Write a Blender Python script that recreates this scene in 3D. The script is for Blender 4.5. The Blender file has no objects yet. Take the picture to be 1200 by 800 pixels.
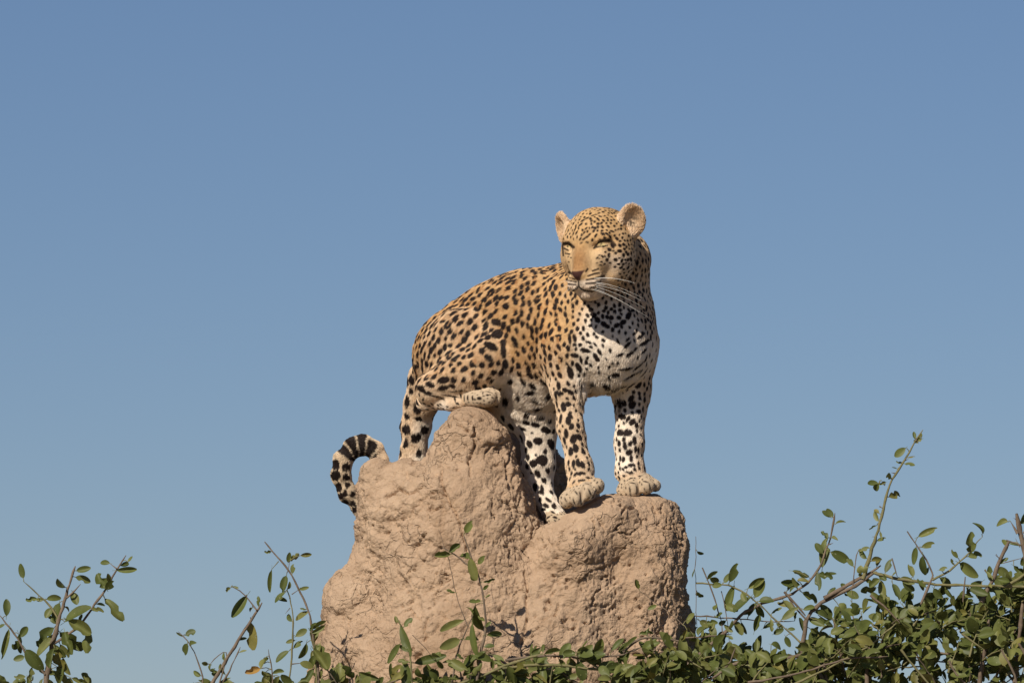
import bpy, math, random
import numpy as np
from mathutils import Matrix, Vector
from mathutils.kdtree import KDTree
rng = np.random.default_rng(7); random.seed(7)
scene = bpy.context.scene
COL = scene.collection

# ------------------------------------------------------------------ camera, sky, sun, exposure
PXM = 420.0                      # picture units per metre at the leopard
DIST = 20.0; PITCH = math.radians(5.0); CAM_H = 1.5
cam_d = bpy.data.cameras.new('camera'); cam = bpy.data.objects.new('camera', cam_d); COL.objects.link(cam)
cam.location = (0, 0, CAM_H); cam.rotation_euler = (math.pi/2 + PITCH, 0, 0)
cam_d.sensor_width = 36; cam_d.lens = 36*DIST/(1200/PXM)
cam_d.clip_start = 0.5; cam_d.clip_end = 9000
scene.camera = cam

SUN_AZ = math.radians(30)        # towards the left of the camera, behind it
SUN_EL = math.radians(37)
to_sun = Vector((-math.sin(SUN_AZ)*math.cos(SUN_EL), -math.cos(SUN_AZ)*math.cos(SUN_EL), math.sin(SUN_EL)))
sun_d = bpy.data.lights.new('sun', 'SUN'); sun = bpy.data.objects.new('sun', sun_d); COL.objects.link(sun)
sun_d.energy = 4.8; sun_d.angle = math.radians(0.5); sun_d.color = (1.0, 0.91, 0.79)
sun.rotation_euler = to_sun.to_track_quat('Z', 'Y').to_euler()
sun.location = (-4, -4, 8)

world = bpy.data.worlds.new('World'); scene.world = world; world.use_nodes = True
wn = world.node_tree; wn.nodes.clear()
sky = wn.nodes.new('ShaderNodeTexSky'); sky.sky_type = 'NISHITA'; sky.sun_disc = False
sky.sun_elevation = SUN_EL; sky.sun_rotation = math.pi + SUN_AZ
sky.altitude = 900; sky.air_density = 1.0; sky.dust_density = 0.0; sky.ozone_density = 6.0
bg = wn.nodes.new('ShaderNodeBackground'); bg.inputs[1].default_value = 0.054
wo = wn.nodes.new('ShaderNodeOutputWorld')
wb = wn.nodes.new('ShaderNodeMix'); wb.data_type = 'RGBA'; wb.blend_type = 'MULTIPLY'; wb.inputs[0].default_value = 1.0
wb.inputs[7].default_value = (1.04, 0.978, 1.03, 1)      # camera white balance
wn.links.new(sky.outputs[0], wb.inputs[6]); wn.links.new(wb.outputs[2], bg.inputs[0]); wn.links.new(bg.outputs[0], wo.inputs[0])

scene.view_settings.view_transform = 'Standard'; scene.view_settings.look = 'None'
scene.view_settings.gamma = 1; scene.view_settings.use_curve_mapping = False
scene.view_settings.exposure = 0.0
scene.render.engine = 'CYCLES'

# ------------------------------------------------------------------ helpers
FWD = np.array([0, math.cos(PITCH), math.sin(PITCH)]); UPV = np.array([0, -math.sin(PITCH), math.cos(PITCH)])
CEN = np.array([0, 0, CAM_H]) + DIST*FWD
def W(p):
    """survey frame (x right, y down, d away; 420 units to the metre) to world metres"""
    p = np.asarray(p, float)
    return CEN + ((p[..., 0:1]-600)/PXM)*np.array([1., 0, 0]) + (p[..., 2:3]/PXM)*FWD + ((400-p[..., 1:2])/PXM)*UPV
def WD(v):
    v = np.asarray(v, float)
    return v[..., 0:1]*np.array([1., 0, 0]) + v[..., 2:3]*FWD - v[..., 1:2]*UPV
def G(z=0.0, x=600, d=0):
    """survey y of world height z at x, d"""
    return 400 - PXM*((z-CEN[2]) - d/PXM*FWD[2])/UPV[2]

def link(o, parent=None):
    COL.objects.link(o)
    if parent is not None: o.parent = parent
    return o
def empty(name, loc, label, cat, group=None):
    o = bpy.data.objects.new(name, None); o.location = loc; o.empty_display_size = 0.1
    o['label'] = label; o['category'] = cat
    if group: o['group'] = group
    return link(o)
def mesh_np(name, verts, faces, mat=None, smooth=True):
    me = bpy.data.meshes.new(name)
    verts = np.asarray(verts, np.float32); faces = np.asarray(faces, np.int32); n = faces.shape[1]
    me.vertices.add(len(verts)); me.vertices.foreach_set('co', verts.ravel())
    me.loops.add(faces.size); me.loops.foreach_set('vertex_index', faces.ravel())
    me.polygons.add(len(faces))
    me.polygons.foreach_set('loop_start', np.arange(0, faces.size, n, dtype=np.int32))
    me.polygons.foreach_set('loop_total', np.full(len(faces), n, np.int32))
    me.polygons.foreach_set('use_smooth', np.full(len(faces), smooth))
    me.update(calc_edges=True)
    if mat: me.materials.append(mat)
    return me
def sstep(a, b, x):
    t = np.clip((x-a)/(b-a), 0, 1); return t*t*(3-2*t)

def _h(ix, iy, iz, s):
    h = (ix.astype(np.uint32)*np.uint32(374761393) + iy.astype(np.uint32)*np.uint32(668265263)
         + iz.astype(np.uint32)*np.uint32(2147483647 - 5) + np.uint32(s*97561+13))
    h = (h ^ (h >> np.uint32(13)))*np.uint32(1274126177)
    h = (h ^ (h >> np.uint32(16)))*np.uint32(2246822519)
    return (h ^ (h >> np.uint32(15)))
def vnoise(p, s=0):
    p = np.asarray(p, np.float32); f = np.floor(p); i = f.astype(np.int64); t = p-f; t = t*t*t*(t*(t*6-15)+10)
    out = 0
    for dx in (0, 1):
        for dy in (0, 1):
            for dz in (0, 1):
                hv = _h(i[:, 0]+dx, i[:, 1]+dy, i[:, 2]+dz, s).astype(np.float32)/np.float32(4294967295.)*2-1
                w = (t[:, 0] if dx else 1-t[:, 0])*(t[:, 1] if dy else 1-t[:, 1])*(t[:, 2] if dz else 1-t[:, 2])
                out = out + hv*w
    return out
def fbm(p, oct=3, s=0, g=0.5):
    a = 1; o = 0; p = np.asarray(p, np.float32)
    for k in range(oct): o = o + a*vnoise(p*(2**k)+17.3*k, s+k); a *= g
    return o
def worley(p, s=0):
    p = np.asarray(p, np.float32); f = np.floor(p); i = f.astype(np.int64); t = p-f
    F1 = np.full(len(p), 9., np.float32); F2 = F1.copy()
    for dx in (-1, 0, 1):
        for dy in (-1, 0, 1):
            for dz in (-1, 0, 1):
                a, b, c = i[:, 0]+dx, i[:, 1]+dy, i[:, 2]+dz
                q = [_h(a, b, c, s+m).astype(np.float32)/np.float32(4294967295.) for m in (1, 2, 3)]
                d = np.sqrt((dx+q[0]-t[:, 0])**2+(dy+q[1]-t[:, 1])**2+(dz+q[2]-t[:, 2])**2)
                F2 = np.minimum(F2, np.maximum(F1, d)); F1 = np.minimum(F1, d)
    return F1, F2

def polyline_d(px, py, x0, y0, x1, y1):
    vx, vy = x1-x0, y1-y0; t = np.clip(((px-x0)*vx+(py-y0)*vy)/max(vx*vx+vy*vy, 1e-6), 0, 1)
    return np.hypot(px-x0-vx*t, py-y0-vy*t)

# ---- signed distance shapes
class Prim:
    def __init__(s, kind, a, b, ra, rb, k, grp, flow, R=None, rad=None, sub=False):
        s.kind, s.a, s.b, s.ra, s.rb, s.k, s.grp, s.flow, s.R, s.rad, s.sub = kind, a, b, ra, rb, k, grp, flow, R, rad, sub
    def bounds(s):
        if s.kind == 'rc':
            m = max(s.ra, s.rb); return np.minimum(s.a, s.b)-m, np.maximum(s.a, s.b)+m
        e = np.sqrt(((s.R*s.rad[:, None])**2).sum(0)); return s.a-e, s.a+e
    def dist(s, X, Y, D):
        X = X-s.a[0]; Y = Y-s.a[1]; D = D-s.a[2]
        if s.kind == 'rc':
            v = s.b-s.a; L = max(float(v@v), 1e-6)
            t = np.clip((X*v[0]+Y*v[1]+D*v[2])/L, 0, 1)
            return np.sqrt((X-v[0]*t)**2+(Y-v[1]*t)**2+(D-v[2]*t)**2)-(s.ra+(s.rb-s.ra)*t)
        q = [X*r[0]+Y*r[1]+D*r[2] for r in s.R]
        k0 = np.sqrt(sum((q[i]/s.rad[i])**2 for i in range(3)))
        k1 = np.sqrt(sum((q[i]/s.rad[i]**2)**2 for i in range(3)))
        return k0*(k0-1)/np.maximum(k1, 1e-5)
def unit(v): v = np.asarray(v, float); return v/np.linalg.norm(v)
def RC(a, b, ra, rb, k=10, grp='', flow=None, sub=False):
    a = np.array(a, float); b = np.array(b, float)
    return Prim('rc', a, b, ra, rb, k, grp, unit(b-a+1e-6) if flow is None else unit(flow), sub=sub)
def EL(c, rad, ax, up, k=10, grp='', flow=(0, 1, 0), sub=False):
    ax = unit(ax); up = np.asarray(up, float); up = unit(up-ax*(up@ax)); sd = np.cross(ax, up)
    return Prim('el', np.array(c, float), None, 0, 0, k, grp, unit(flow), np.array([ax, up, sd]), np.array(rad, float), sub)
def field(prims, xs, ys, ds):
    F = np.full((len(xs), len(ys), len(ds)), 60, np.float32)
    for p in prims:
        lo, hi = p.bounds(); m = p.k+8
        sl = []
        for ax, l, h in zip((xs, ys, ds), lo-m, hi+m):
            sl.append(slice(max(0, np.searchsorted(ax, l)-1), min(len(ax), np.searchsorted(ax, h)+2)))
        X = xs[sl[0]][:, None, None].astype(np.float32); Y = ys[sl[1]][None, :, None].astype(np.float32); D = ds[sl[2]][None, None, :].astype(np.float32)
        d = p.dist(X, Y, D).astype(np.float32); f = F[tuple(sl)]
        if p.sub: d = -d; h = np.maximum(p.k-np.abs(f-d), 0)/p.k; r = np.maximum(f, d)+h*h*p.k/4
        else: h = np.maximum(p.k-np.abs(f-d), 0)/p.k; r = np.minimum(f, d)-h*h*p.k/4
        F[tuple(sl)] = r
    return F
def nets(F, xs, ys, ds):
    I = F < 0
    c = np.zeros(tuple(n-1 for n in F.shape), np.uint8)
    for a in (0, 1):
        for b in (0, 1):
            for e in (0, 1):
                c += I[a:F.shape[0]-1+a, b:F.shape[1]-1+b, e:F.shape[2]-1+e]
    act = (c > 0) & (c < 8); ii, jj, kk = np.nonzero(act); n = len(ii)
    idx = np.full(act.shape, -1, np.int32); idx[ii, jj, kk] = np.arange(n)
    V = {(a, b, e): F[ii+a, jj+b, kk+e] for a in (0, 1) for b in (0, 1) for e in (0, 1)}
    S = np.zeros((n, 3)); cnt = np.zeros(n)
    for u in V:
        for ax in range(3):
            if u[ax] == 0:
                w = list(u); w[ax] = 1; f0, f1 = V[u], V[tuple(w)]; m = (f0 < 0) != (f1 < 0)
                t = np.where(m, f0/np.where(m, f0-f1, 1), 0)
                P = np.array(u, float)[None, :].repeat(n, 0); P[:, ax] = t
                S += P*m[:, None]; cnt += m
    S /= np.maximum(cnt, 1)[:, None]
    pos = np.stack([xs[ii]+S[:, 0]*(xs[ii+1]-xs[ii]), ys[jj]+S[:, 1]*(ys[jj+1]-ys[jj]), ds[kk]+S[:, 2]*(ds[kk+1]-ds[kk])], 1)
    faces = []
    for ax in range(3):
        sl0 = [slice(1, -1)]*3; sl0[ax] = slice(0, -1); sl1 = [slice(1, -1)]*3; sl1[ax] = slice(1, None)
        A = I[tuple(sl0)]; B = I[tuple(sl1)]
        for (m, flip) in ((A & ~B, False), (~A & B, True)):
            e = np.array(np.nonzero(m)); o = [1, 1, 1]; o[ax] = 0; e = e+np.array(o)[:, None]
            b1, b2 = [(1, 2), (2, 0), (0, 1)][ax]
            def cell(d1, d2):
                q = e.copy(); q[b1] -= d1; q[b2] -= d2; return idx[q[0], q[1], q[2]]
            Q = np.stack([cell(1, 1), cell(0, 1), cell(0, 0), cell(1, 0)], 1)
            faces.append(Q[:, ::-1] if flip else Q)
    return pos, np.concatenate(faces)
def vnormals(P, Fq):
    d1 = P[Fq[:, 2]]-P[Fq[:, 0]]; d2 = P[Fq[:, 3]]-P[Fq[:, 1]]; n = np.cross(d1, d2); N = np.zeros_like(P)
    for c in range(4): 
        for a in range(3): N[:, a] += np.bincount(Fq[:, c], n[:, a], len(P))
    return N/np.maximum(np.linalg.norm(N, axis=1, keepdims=True), 1e-9)
def relax(P, Fq, it, lam=0.5):
    for _ in range(it):
        S = np.zeros_like(P); cnt = np.zeros(len(P))
        for c in range(4):
            nx = Fq[:, (c+1) % 4]
            for a in range(3):
                S[:, a] += np.bincount(Fq[:, c], P[nx, a], len(P))
            cnt += np.bincount(Fq[:, c], minlength=len(P))
        P = P+(S/np.maximum(cnt, 1)[:, None]-P)*lam
    return P

# ------------------------------------------------------------------ materials
def mat_new(name):
    m = bpy.data.materials.new(name); m.use_nodes = True; nt = m.node_tree
    return m, nt, nt.nodes['Principled BSDF']
def nd(nt, t, **kw):
    n = nt.nodes.new(t)
    for k, v in kw.items(): setattr(n, k, v)
    return n
def srgb(r, g, b):
    f = lambda c: (c/255/12.92) if c/255 <= 0.04045 else ((c/255+0.055)/1.055)**2.4
    return np.array([f(r), f(g), f(b)])
def ramp(nt, fac, stops):
    r = nd(nt, 'ShaderNodeValToRGB'); cr = r.color_ramp
    while len(cr.elements) < len(stops): cr.elements.new(0.5)
    for e, (p, c) in zip(cr.elements, stops): e.position = p; e.color = (*c, 1)
    nt.links.new(fac, r.inputs[0]); return r.outputs[0]
def noise(nt, scale, detail=4, rough=0.55, vec=None):
    n = nd(nt, 'ShaderNodeTexNoise'); n.inputs['Scale'].default_value = scale; n.inputs['Detail'].default_value = detail; n.inputs['Roughness'].default_value = rough
    if vec: nt.links.new(vec, n.inputs['Vector'])
    return n.outputs['Fac']

def m_clay():
    m, nt, p = mat_new('termite clay'); L = nt.links
    tc = nd(nt, 'ShaderNodeTexCoord').outputs['Object']
    n1 = noise(nt, 3.5, 6, 0.6, tc); n2 = noise(nt, 26, 5, 0.65, tc); n3 = noise(nt, 150, 3, 0.6, tc)
    c1 = ramp(nt, n1, [(0.28, (0.315, 0.208, 0.128)), (0.5, (0.432, 0.304, 0.202)), (0.72, (0.487, 0.352, 0.238))])
    c2 = ramp(nt, n2, [(0.3, (0.80, 0.77, 0.74)), (0.55, (1, 1, 1)), (0.78, (1.12, 1.10, 1.06))])
    mx = nd(nt, 'ShaderNodeMix', data_type='RGBA', blend_type='MULTIPLY'); mx.inputs[0].default_value = 0.8
    L.new(c1, mx.inputs[6]); L.new(c2, mx.inputs[7]); L.new(mx.outputs[2], p.inputs['Base Color'])
    p.inputs['Roughness'].default_value = 0.95; p.inputs['Specular IOR Level'].default_value = 0.12
    ad = nd(nt, 'ShaderNodeMath', operation='MULTIPLY_ADD'); L.new(n3, ad.inputs[0]); ad.inputs[1].default_value = 0.35; L.new(n2, ad.inputs[2])
    # fine drying cracks
    wv = nd(nt, 'ShaderNodeTexNoise'); wv.inputs['Scale'].default_value = 22; wv.inputs['Detail'].default_value = 3; L.new(tc, wv.inputs['Vector'])
    va = nd(nt, 'ShaderNodeVectorMath', operation='MULTIPLY_ADD'); L.new(wv.outputs['Color'], va.inputs[0]); va.inputs[1].default_value = (0.05, 0.05, 0.05); L.new(tc, va.inputs[2])
    vo = nd(nt, 'ShaderNodeTexVoronoi', feature='DISTANCE_TO_EDGE'); vo.inputs['Scale'].default_value = 26; L.new(va.outputs[0], vo.inputs['Vector'])
    mr = nd(nt, 'ShaderNodeMapRange'); L.new(vo.outputs['Distance'], mr.inputs[0]); mr.inputs[1].default_value = 0.0; mr.inputs[2].default_value = 0.07
    mk = nd(nt, 'ShaderNodeMapRange'); L.new(noise(nt, 6, 3, 0.5, tc), mk.inputs[0]); mk.inputs[1].default_value = 0.5; mk.inputs[2].default_value = 0.64; mk.inputs[3].default_value = 0.0; mk.inputs[4].default_value = 0.4
    cm = nd(nt, 'ShaderNodeMath', operation='MULTIPLY'); L.new(mr.outputs[0], cm.inputs[0]); L.new(mk.outputs[0], cm.inputs[1])
    a2 = nd(nt, 'ShaderNodeMath', operation='ADD'); L.new(ad.outputs[0], a2.inputs[0]); L.new(cm.outputs[0], a2.inputs[1])
    b = nd(nt, 'ShaderNodeBump'); b.inputs['Strength'].default_value = 0.85; b.inputs['Distance'].default_value = 0.014
    L.new(a2.outputs[0], b.inputs['Height']); L.new(b.outputs[0], p.inputs['Normal'])
    return m
def m_leaf(name, c0, c1, c2):
    m, nt, p = mat_new(name); L = nt.links
    oi = nd(nt, 'ShaderNodeObjectInfo'); ge = nd(nt, 'ShaderNodeNewGeometry')
    ad = nd(nt, 'ShaderNodeMath', operation='ADD'); L.new(oi.outputs['Random'], ad.inputs[0]); L.new(ge.outputs['Random Per Island'], ad.inputs[1])
    fr = nd(nt, 'ShaderNodeMath', operation='FRACT'); L.new(ad.outputs[0], fr.inputs[0])
    col = ramp(nt, fr.outputs[0], [(0.0, c0), (0.45, c1), (0.92, c2), (0.97, tuple(x*y for x, y in zip(c2, (1.15, 1.0, .9)))), (1.0, tuple(x*y for x, y in zip(c1, (1.15, .92, .85))))])
    pos = ge.outputs['Position']
    fl = ramp(nt, noise(nt, 95, 2, 0.5, pos), [(0.0, (0, 0, 0)), (0.68, (0, 0, 0)), (0.74, (1, 1, 1))])
    mo = ramp(nt, noise(nt, 30, 3, 0.6, pos), [(0.3, (0.78, 0.78, 0.75)), (0.7, (1.18, 1.15, 1.1))])
    mu = nd(nt, 'ShaderNodeMix', data_type='RGBA', blend_type='MULTIPLY'); mu.inputs[0].default_value = 1; L.new(col, mu.inputs[6]); L.new(mo, mu.inputs[7])
    mx = nd(nt, 'ShaderNodeMix', data_type='RGBA'); L.new(fl, mx.inputs[0]); L.new(mu.outputs[2], mx.inputs[6]); mx.inputs[7].default_value = (0.27, 0.27, 0.15, 1)
    bf = nd(nt, 'ShaderNodeMix', data_type='RGBA', blend_type='MULTIPLY'); L.new(ge.outputs['Backfacing'], bf.inputs[0]); L.new(mx.outputs[2], bf.inputs[6]); bf.inputs[7].default_value = (1.15, 1.1, 1.25, 1)
    L.new(bf.outputs[2], p.inputs['Base Color']); p.inputs['Roughness'].default_value = 0.5; p.inputs['Specular IOR Level'].default_value = 0.3
    tr = nd(nt, 'ShaderNodeBsdfTranslucent'); L.new(mx.outputs[2], tr.inputs[0])
    ms = nd(nt, 'ShaderNodeMixShader'); ms.inputs[0].default_value = 0.24
    L.new(p.outputs[0], ms.inputs[1]); L.new(tr.outputs[0], ms.inputs[2]); L.new(ms.outputs[0], nt.nodes['Material Output'].inputs[0])
    return m
def m_bark(name, a, b):
    m, nt, p = mat_new(name); L = nt.links
    pos = nd(nt, 'ShaderNodeNewGeometry').outputs['Position']
    n = noise(nt, 55, 4, 0.65, pos); L.new(ramp(nt, n, [(0.3, a), (0.7, b)]), p.inputs['Base Color'])
    bp = nd(nt, 'ShaderNodeBump'); bp.inputs['Strength'].default_value = 0.5; bp.inputs['Distance'].default_value = 0.004
    L.new(n, bp.inputs['Height']); L.new(bp.outputs[0], p.inputs['Normal']); p.inputs['Roughness'].default_value = 0.85
    return m
def m_attr(name, attr, rough=0.75, spec=0.2, bump=0):
    m, nt, p = mat_new(name); a = nd(nt, 'ShaderNodeAttribute'); a.attribute_name = attr
    nt.links.new(a.outputs['Color'], p.inputs['Base Color']); p.inputs['Roughness'].default_value = rough; p.inputs['Specular IOR Level'].default_value = spec
    return m
def m_plain(name, c, rough, spec=0.5):
    m, nt, p = mat_new(name)
    pos = nd(nt, 'ShaderNodeTexCoord').outputs['Object']
    L = nt.links; L.new(ramp(nt, noise(nt, 60, 3, 0.6, pos), [(0.3, tuple(0.85*x for x in c)), (0.7, tuple(min(1, 1.12*x) for x in c))]), p.inputs['Base Color'])
    p.inputs['Roughness'].default_value = rough; p.inputs['Specular IOR Level'].default_value = spec
    return m
def m_ground():
    m, nt, p = mat_new('dry savanna soil'); L = nt.links
    pos = nd(nt, 'ShaderNodeTexCoord').outputs['Object']
    L.new(ramp(nt, noise(nt, 0.35, 8, 0.65, pos), [(0.3, (0.13, 0.10, 0.055)), (0.55, (0.19, 0.14, 0.08)), (0.75, (0.10, 0.11, 0.045))]), p.inputs['Base Color'])
    p.inputs['Roughness'].default_value = 0.95; return m
CLAY = m_clay()
LEAF = m_leaf('olive leaf', (0.085, 0.108, 0.028), (0.125, 0.150, 0.040), (0.185, 0.195, 0.060))
DEADLEAF = m_leaf('withered leaf', (0.42, 0.25, 0.07), (0.50, 0.33, 0.12), (0.36, 0.20, 0.06))
BARK = m_bark('grey brown bark', (0.10, 0.072, 0.05), (0.21, 0.155, 0.105))
GREENBARK = m_bark('green young bark', (0.12, 0.115, 0.045), (0.23, 0.20, 0.09))
COAT = m_attr('leopard coat', 'coat', 0.8, 0.15)
FUR = m_attr('leopard fur', 'coat', 0.6, 0.25)
WHISK = m_plain('whisker', (0.8, 0.77, 0.7), 0.4)
EYE = m_plain('leopard eye', (0.30, 0.26, 0.12), 0.12, 0.6)

# ------------------------------------------------------------------ ground
gx = np.array([-6000, -400, -60, 0, 60, 400, 6000.]); gv = [(x, y+20, 0) for y in gx for x in gx]
gf = [(r*7+c, r*7+c+1, (r+1)*7+c+1, (r+1)*7+c) for r in range(6) for c in range(6)]
g = bpy.data.objects.new('ground', mesh_np('ground', gv, gf, m_ground())); g['kind'] = 'structure'; g['label'] = 'dry sandy savanna ground'; link(g)

# ------------------------------------------------------------------ termite mound
def spaced(lo, c0, c1, hi, st, grow=1.12):
    mid = list(np.arange(c0, c1, st)); a = []; x = c0; s = st
    while x > lo: s *= grow; x -= s; a.append(x)
    b = []; x = mid[-1]; s = st
    while x < hi: s *= grow; x += s; b.append(x)
    return np.array(a[::-1]+mid+b)
def build_mound():
    xs = spaced(60, 364, 822, 1150, 1.55); ys = spaced(440, 464, 806, 1830, 1.55); ds = spaced(-420, -140, 30, 420, 1.7)
    P = [RC((553, 519, -42), (549, 620, -34), 44, 87, 22), RC((547, 620, -34), (545, 800, -25), 86, 132, 30),
         RC((445, 559, -30), (462, 655, -20), 22, 45, 10), RC((480, 562, -36), (490, 600, -30), 26, 50, 10), RC((484, 604, -25), (505, 680, -10), 57, 76, 22),
         RC((438, 714, -5), (440, 860, 0), 62, 84, 22),
         RC((718, 608, -66), (767, 608, -62), 30, 28, 8), RC((722, 606, -44), (764, 606, -42), 28, 27, 8), RC((751, 645, -62), (740, 770, -62), 55, 77, 16),
         RC((714, 613, -90), (668, 636, -100), 34, 36, 16), RC((672, 664, -88), (665, 770, -80), 44, 78, 22),
         RC((640, 696, 6), (640, 800, -5), 75, 110, 24), RC((646, 606, 128), (640, 720, 90), 60, 95, 20),
         RC((604, 565, 122), (600, 720, 90), 60, 95, 24),
         RC((590, 840, 10), (590, 1250, 10), 190, 270, 60), RC((590, 1250, 10), (590, 1900, 10), 270, 400, 60)]
    F = field(P, xs, ys, ds); V, Q = nets(F, xs, ys, ds); del F
    V = relax(V, Q, 1)
    N = vnormals(V, Q)
    def zone(c, r): return np.exp(-(((V-np.array(c))/np.array(r))**2).sum(1))
    warp = np.stack([fbm(V/24, 2, s) for s in (31, 32, 33)], 1)*6+np.stack([fbm(V/7, 2, s) for s in (34, 35, 36)], 1)*2.4
    Vw = V+warp
    disp = 5.5*fbm(V/75, 2, 1)+2.2*fbm(V/26, 2, 9)+0.9*fbm(V/8, 3, 11)
    rough = 0.6+0.5*sstep(-0.15, 0.35, fbm(V/80+3, 2, 71)); smooth_f = 1-0.5*np.clip(zone((735, 610, -100), (50, 38, 70))+zone((600, 700, -140), (60, 60, 80))+zone((450, 560, -60), (30, 25, 50)), 0, 1); rough *= smooth_f
    facet = lambda x: x-0.35*np.sin(x*6.28)/6.28
    # scales of dried mud: flat topped plates with stepped edges
    f1, f2 = worley(Vw*np.array([1/44, 1/50, 1/44]), 23); disp += 2.2*(vnoise(np.floor(Vw/33)+0.5, 3)*0+sstep(0, 0.5, f2-f1))
    st = fbm(Vw/30, 3, 63)*3.2; disp += 3.0*rough*(np.floor(st)+sstep(0.72, 1.0, st-np.floor(st)))*0.55
    # cracks: borders of the warped clay cells, open in some places
    cr_amt = sstep(-0.25, 0.3, fbm(V/55, 2, 41))
    f1, f2 = worley(Vw*np.array([1/32, 1/42, 1/32]), 3); disp -= 6.5*(1-sstep(0.0, 0.05, f2-f1))*cr_amt*sstep(-0.25, 0.1, fbm(V/17+2, 2, 43))
    am2 = sstep(-0.2, 0.3, fbm(V/38+9, 2, 51))
    f1, f2 = worley(Vw/14, 8); disp -= 2.4*(1-sstep(0.0, 0.10, f2-f1))*am2*(0.35+0.65*rough)
    am3 = sstep(0.0, 0.5, fbm(V/30+4, 2, 52))
    f1, f2 = worley(Vw/6.5, 18); disp -= 1.2*(1-sstep(0.0, 0.2, f2-f1))*am3*(0.3+0.7*rough)
    # pits
    f1, _ = worley(V/13, 77); disp -= 4.0*(1-sstep(0.12, 0.19, f1))*sstep(0.0, 0.4, fbm(V/60, 2, 61))
    # crumbly clods on the peak's right flank, on the left shoulder's hollow and down the right lump
    z = zone((598, 560, -70), (22, 60, 70))+zone((436, 690, -70), (20, 70, 70))+0.8*zone((775, 690, -90), (40, 60, 80))
    f1, f2 = worley(Vw/7, 15); disp += z*(5.0*(0.5-f1))
    f1, f2 = worley(Vw/11, 16); disp += z*(4.0*(0.5-f1)); disp -= 3.5*zone((440, 680, -80), (16, 50, 60))
    ridg = np.abs(fbm(V/np.array([10, 32, 10.])+warp/20, 3, 91)); disp -= (3.0*zone((770, 680, -95), (60, 85, 90))*(0.3+0.7*smooth_f)+0.7*rough)*(1-sstep(0, 0.2, ridg))*0.8
    # dents and long fissures on the face of the mound
    for c, r, a in [((470, 577, -95), (15, 8, 40), 6), ((640, 700, -110), (9, 45, 40), 3), ((520, 600, -110), (3, 30, 60), 4)]: disp -= a*zone(c, r)
    for pts, a in [([(517, 548), (519, 568), (527, 588), (540, 610), (548, 640)], 6), ([(556, 500), (558, 520), (551, 540), (553, 556)], 4.5), ([(455, 582), (470, 573), (482, 577), (495, 571)], 6), ([(490, 585), (505, 578), (520, 574)], 4), ([(612, 668), (618, 690), (617, 720), (612, 745)], 5), ([(598, 520), (592, 545), (596, 575)], 4), ([(636, 722), (648, 716), (654, 704)], 4)]:
        for (x0, y0), (x1, y1) in zip(pts[:-1], pts[1:]):
            dd = polyline_d(Vw[:, 0]*.4+V[:, 0]*.6, Vw[:, 1]*.4+V[:, 1]*.6, x0, y0, x1, y1); disp -= a*(1-sstep(0.4, 2.2, dd))*(V[:, 2] < 0)*(N[:, 2] < 0.2)
    # trodden smooth where the feet rest
    tr = zone((560, 478, -40), (34, 12, 34))+zone((747, 580, -58), (34, 12, 30))+zone((682, 594, -104), (30, 16, 26)); tr = np.clip(tr*1.2, 0, 0.85)
    V = V+N*(disp*(1-tr))[:, None]
    base = W(np.array([[590, G(0), 10]]))[0]; base[2] = 0
    o = bpy.data.objects.new('termite_mound', mesh_np('termite_mound', W(V)-base, Q, CLAY)); o.location = base
    o['label'] = 'tall tan cracked clay termite mound with a peak and a rounded lower lump'; o['category'] = 'termite mound'
    link(o); return o
MOUND = build_mound()

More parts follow.
